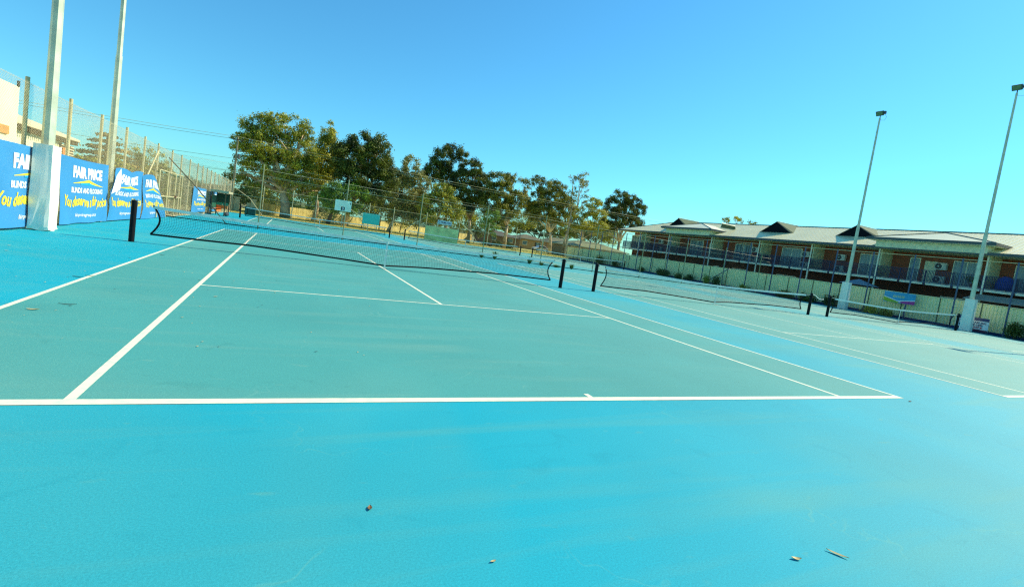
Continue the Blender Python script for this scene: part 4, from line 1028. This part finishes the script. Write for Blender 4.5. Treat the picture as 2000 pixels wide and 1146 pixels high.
tree('bushy_tree', 'rounded golden olive tree left of the gate, behind the fence', 66, [(292,312,22,18),(268,318,16,14),(310,325,12,14),(285,335,28,14),(262,335,16,10)], (285, 380), GO, seed=31, rt=.2, group='trees behind the left fence', bark=BARKD, size=.32, dens=1.3)
tree('bushy_tree', 'low olive tree beneath the conifer and the banners top', 58, [(225,330,22,14),(250,345,24,14),(200,330,24,14),(170,320,20,14)], (220, 380), OL, seed=32, rt=.15, group='trees behind the left fence', bark=BARKD, size=.32)
tree('bushy_tree', 'distant round topped tree behind the gate', 95, [(345,352,16,9),(360,360,16,8)], (350, 395), OL, seed=33, rt=.2, group='trees behind the left fence', bark=BARKD)
# hedge behind the gate and along the left fence
hg = empty('hedge', (-14, 60, 0), 'long clipped green hedge outside the left fence past the gate', 'hedge')
cen = []; r = np.random.RandomState(9)
for y_ in np.arange(34, 92, .55):
    top = 2.35+.4*math.sin(y_*.11)+.2*math.sin(y_*.7)
    for q in range(7): cen.append((-13.6+r.normal(0, .35), y_, .3+(top-.3)*r.rand()**.7))
leaves('foliage', cen, np.full((len(cen), 3), .38), 34, .26, leafmat('hedge', (96, 108, 44), (66, 84, 34)), hg, 9, .1, .6)
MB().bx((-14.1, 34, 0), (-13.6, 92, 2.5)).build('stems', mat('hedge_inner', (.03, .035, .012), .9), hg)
# hills far away
def hill(x0, x1, Y, h, seed, name='hills'):
    r = np.random.RandomState(seed); n = 60; V = []; Fc = []
    ph = r.uniform(0, 6, 5)
    for i in range(n+1):
        x = x0+(x1-x0)*i/n; e = math.sin(i/n*PI)**.5; z = h*e*(.6+.2*math.sin(i*.21+ph[0])+.12*math.sin(i*.5+ph[1])+.06*math.sin(i*1.3+ph[2]))
        V += [(x, Y, -1), (x, Y+20, z), (x, Y+160, -1)]
    for i in range(n): Fc += [(3*i, 3*i+3, 3*i+4, 3*i+1), (3*i+1, 3*i+4, 3*i+5, 3*i+2)]
    tag(MB().add(V, Fc).build(name, mat('hill_scrub', srgb(96, 104, 60), .95, 0, .25, .05, bump=1, bscale=.3), fixn=False), kind='structure')
hill(-420, 60, 560, 22, 3); hill(40, 900, 700, 12, 8)

# ------------------------------------------------------------------ weeds and bushes
def tuft(x, y_, h, w_, label, m, seed, cat='weed', group='weeds growing under the divider fence', n=90):
    r = np.random.RandomState(seed); a = r.uniform(0, 2*PI, n); rad = w_*r.rand(n)**.6; hh_ = h*r.uniform(.4, 1.05, n)
    bx_, by_ = x+np.cos(a)*rad*.25, y_+np.sin(a)*rad*.25; tx, ty = x+np.cos(a)*rad*1.1, y_+np.sin(a)*rad*1.1
    wv = .022+h*.02; px_, py_ = -np.sin(a)*wv, np.cos(a)*wv
    mx_, my_ = (bx_+tx)/2*.6+bx_*.4, (by_+ty)/2*.6+by_*.4
    V = np.stack([np.stack([bx_, by_, bx_*0], 1), np.stack([mx_+px_, my_+py_, hh_*.55], 1), np.stack([tx, ty, hh_], 1), np.stack([mx_-px_, my_-py_, hh_*.55], 1)], 1).reshape(-1, 3)
    o = npmesh('weed', V, np.arange(4*n).reshape(-1, 4), m); return tag(o, label, cat, group)
WD = mat('weed_leaf', srgb(110, 130, 50), .7, 0, .2, 3, col2=srgb(60, 90, 36), island=.3, trans=.2)
for i, (x, h, lb) in enumerate(((9.55, .45, 'leftmost'), (10.55, .6, 'largest'), (13.3, .55, 'third from left'), (14.3, .25, 'smallest'), (15.6, .22, 'low spreading'), (16.9, .42, 'yellowing'), (19.6, .12, 'flat pale'))):
    tuft(x, DY+.05, h, .28 if i not in (4, 6) else .5, lb+' weed tuft rooted along the divider fence line', WD, 60+i)
def fbush(y_, h, w_, label, seed, m=DK):
    t = empty('bush', (38.2, y_, 0), label, 'bush', 'bushes along the foot of the pale sheet fence')
    h *= .85; w_ *= .85
    r = np.random.RandomState(seed); cen = [(38.25+r.normal(0, .12), y_+r.uniform(-1, 1)*w_, h*(.15+.75*r.rand()*(1-.3*abs(r.rand())))) for _ in range(int(8+26*h*w_*2))]
    leaves('foliage', cen, np.full((len(cen), 3), .11+.05*h), 40, .13, m, t, seed, -.3, .45)
    MB().tube([(38.25, y_, 0), (38.27, y_+.04, h*.6)], [.03, .012], 5).build('stem', BARKD, t)
for i, (y_, h, w_, lb, m) in enumerate(((56.0, 1.6, .7, 'tall dark conical bush by the far right net', DK), (52.2, 1.1, .5, 'second bush from the fence corner', DK), (46.5, .75, .4, 'small upright bush near mid fence, left of the wide one', DK), (42.5, .95, 1.1, 'widest low bush at the foot of the pale fence', DK), (39.8, .75, .5, 'first of two close bushes right of the widest bush', DK), (38.2, .8, .6, 'second of two close bushes right of the widest bush', DK), (35.6, 1.1, .3, 'thin upright weedy bush left of the diagonal brace', OL), (34.2, 1.15, .35, 'taller weedy bush just left of the diagonal brace', DK), (30.6, .6, .5, 'dry weeds right of the diagonal brace', OL), (26.2, .75, .9, 'dark weeds behind the middle net band', DK), (24.0, .8, .8, 'dense weeds left of the middle net right post', DK), (21.9, 1.1, .5, 'black green bush behind the roped net post', DK), (18.9, .6, .5, 'dry brown bush right of the first padded right pole', OL), (17.7, .6, .4, 'thin dry bush under the small bright poster', OL), (10.3, 1.3, .45, 'grey green bush by the last fence post on the right', DK), (8.6, 1.15, .9, 'dark rounded bush at the right picture edge', DK))):
    fbush(y_, h, w_, lb, 100+i, m)
cen = [(45.4+rnd.uniform(-.2, .2), at(1903, 540, X=45.4)[1]+rnd.uniform(-.4, .4), 3.55+rnd.uniform(-.1, .35)) for _ in range(16)]
leaves('foliage', cen, np.full((16, 3), .12), 30, .14, LG, pp, 77, .2, .5)
MB().tube([(45.4, at(1903, 540, X=45.4)[1], 3.13), (45.4, at(1903, 540, X=45.4)[1], 3.42)], [.16, .22], 12).build('pot', mat('terracotta', srgb(150, 84, 50), .8), pp)

# ------------------------------------------------------------------ fallen leaves and litter
def leaf(px, py, ln_, w_, ang, m, label, curl=.35, lift=.0):
    p = at(px, py, Z=0); n = 8; V = []
    for i in range(n+1):
        f_ = i/n; a = (f_-.5)*ln_; ww = w_*math.sin(PI*min(.98, max(.02, f_)))**.8; z = (.0055 if m is not LD or True else 0)+lift+curl*ln_*(f_-.5)**2*.7
        for s_ in (-1, 0, 1):
            la = s_*ww*.5; V.append((p[0]+a*math.cos(ang)-la*math.sin(ang), p[1]+a*math.sin(ang)+la*math.cos(ang), z+(.12*w_ if s_ else 0)))
    Fc = []
    for i in range(n):
        for s_ in (0, 1): Fc.append((3*i+s_, 3*i+3+s_, 3*i+4+s_, 3*i+1+s_))
    me = MB().add(V+[(a, b, c-.001) for a, b, c in V], Fc+[tuple(q+len(V) for q in f_[::-1]) for f_ in Fc])
    tag(me.build('fallen_leaf', m, fixn=False), label, 'leaf', 'dry gum leaves lying on the courts')
LB = mat('dry_leaf', srgb(150, 110, 60), .7, 0, .3, 30, col2=srgb(60, 44, 26)); LD = mat('dark_leaf', srgb(56, 50, 34), .7, 0, .3, 30); LP = mat('pale_leaf', srgb(196, 176, 120), .7, 0, .2, 30)
leaf(722, 993, .042, .022, R(80), LB, 'small curled brown leaf lying left of centre on the near blue strip')
leaf(963, 1097, .03, .012, R(10), LP, 'tiny pale leaf fragment near the bottom centre')
leaf(1555, 1092, .055, .024, R(-25), LP, 'small pale boat shaped leaf at the bottom right', .6)
leaf(1635, 1083, .11, .02, R(-62), LP, 'long narrow pale leaf at the bottom right, biggest on the near strip', .25)
leaf(1777, 784, .07, .03, R(5), LD, 'dark leaf just outside the nearest court corner')
leaf(132, 595, .16, .02, R(5), LD, 'long dark leaf in the left tramline of the nearest court')
leaf(64, 605, .1, .04, R(10), LP, 'pale leaf beside the long dark leaf in the left tramline')
leaf(152, 541, .13, .03, R(0), LD, 'dark leaf on blue paint just left of the nearest sideline')
leaf(175, 539, .1, .02, R(8), LD, 'smaller dark leaf next to the nearest left sideline')
leaf(317, 499, .08, .03, R(0), LD, 'dark leaf in the left tramline toward the net')
r = np.random.RandomState(21)
spk = MB(); spk2 = MB()
for k in range(420):
    if k < 260: x = r.uniform(-8.4, -2) ; y_ = r.uniform(1, 17)
    else: x = r.uniform(-8, 34); y_ = r.uniform(-1, 26)
    s_ = r.uniform(.006, .02)*(1 if k % 9 else 1.8); a = r.uniform(0, PI)
    c_, d_ = math.cos(a)*s_, math.sin(a)*s_
    (spk if k % 2 else spk2).add([(x-c_, y_-d_, .0095), (x+d_*.5, y_-c_*.5, .0097), (x+c_, y_+d_, .0105), (x-d_*.5, y_+c_*.5, .0097)], [(0, 1, 2, 3)])
tag(spk.build('litter', LP, fixn=False), kind='stuff'); tag(spk2.build('leaf_crumbs', LD, fixn=False), kind='stuff')

# ------------------------------------------------------------------ camera, light, sky
cd = bpy.data.cameras.new('camera'); co = bpy.data.objects.new('camera', cd); COL.objects.link(co); sc.camera = co
Mx = Matrix(((RT[0], UP[0], -_f[0], CAM[0]), (RT[1], UP[1], -_f[1], CAM[1]), (RT[2], UP[2], -_f[2], CAM[2]), (0, 0, 0, 1)))
co.matrix_world = Mx
cd.sensor_width = 36; cd.lens = F_PX/2000*36; cd.shift_x = -OX/2000; cd.shift_y = OY/2000; cd.clip_end = 5000; cd.clip_start = .05

SE, SA = R(38.3), 0.0   # sun elevation, azimuth from +X
sd = Vector((math.cos(SE)*math.cos(SA), math.cos(SE)*math.sin(SA), math.sin(SE)))
ld = bpy.data.lights.new('sun', 'SUN'); lo = bpy.data.objects.new('sun', ld); COL.objects.link(lo)
lo.rotation_euler = sd.to_track_quat('Z', 'Y').to_euler(); ld.energy = 5.0; ld.angle = R(.5); ld.color = (1, .92, .70)
wd = bpy.data.worlds.new('World'); sc.world = wd; wd.use_nodes = True
n = wd.node_tree.nodes; l = wd.node_tree.links; bgd = n['Background']
sky = n.new('ShaderNodeTexSky'); sky.sky_type = 'NISHITA'; sky.sun_disc = False; sky.sun_elevation = SE; sky.sun_rotation = R(90)
sky.air_density = 1.25; sky.dust_density = .2; sky.ozone_density = 6.0
tint = n.new('ShaderNodeMix'); tint.data_type = 'RGBA'; tint.blend_type = 'MULTIPLY'; tint.inputs[0].default_value = 1
tint.inputs[7].default_value = (.46, 1.07, 1.15, 1)
l.new(sky.outputs[0], tint.inputs[6]); l.new(tint.outputs[2], bgd.inputs['Color']); bgd.inputs['Strength'].default_value = .12
sc.view_settings.view_transform = 'Standard'; sc.view_settings.look = 'None'; sc.view_settings.gamma = 1; sc.view_settings.exposure = .43
sc.cycles.max_bounces = 6; sc.cycles.transparent_max_bounces = 8; sc.cycles.use_denoising = False; sc.cycles.filter_width = 1.25
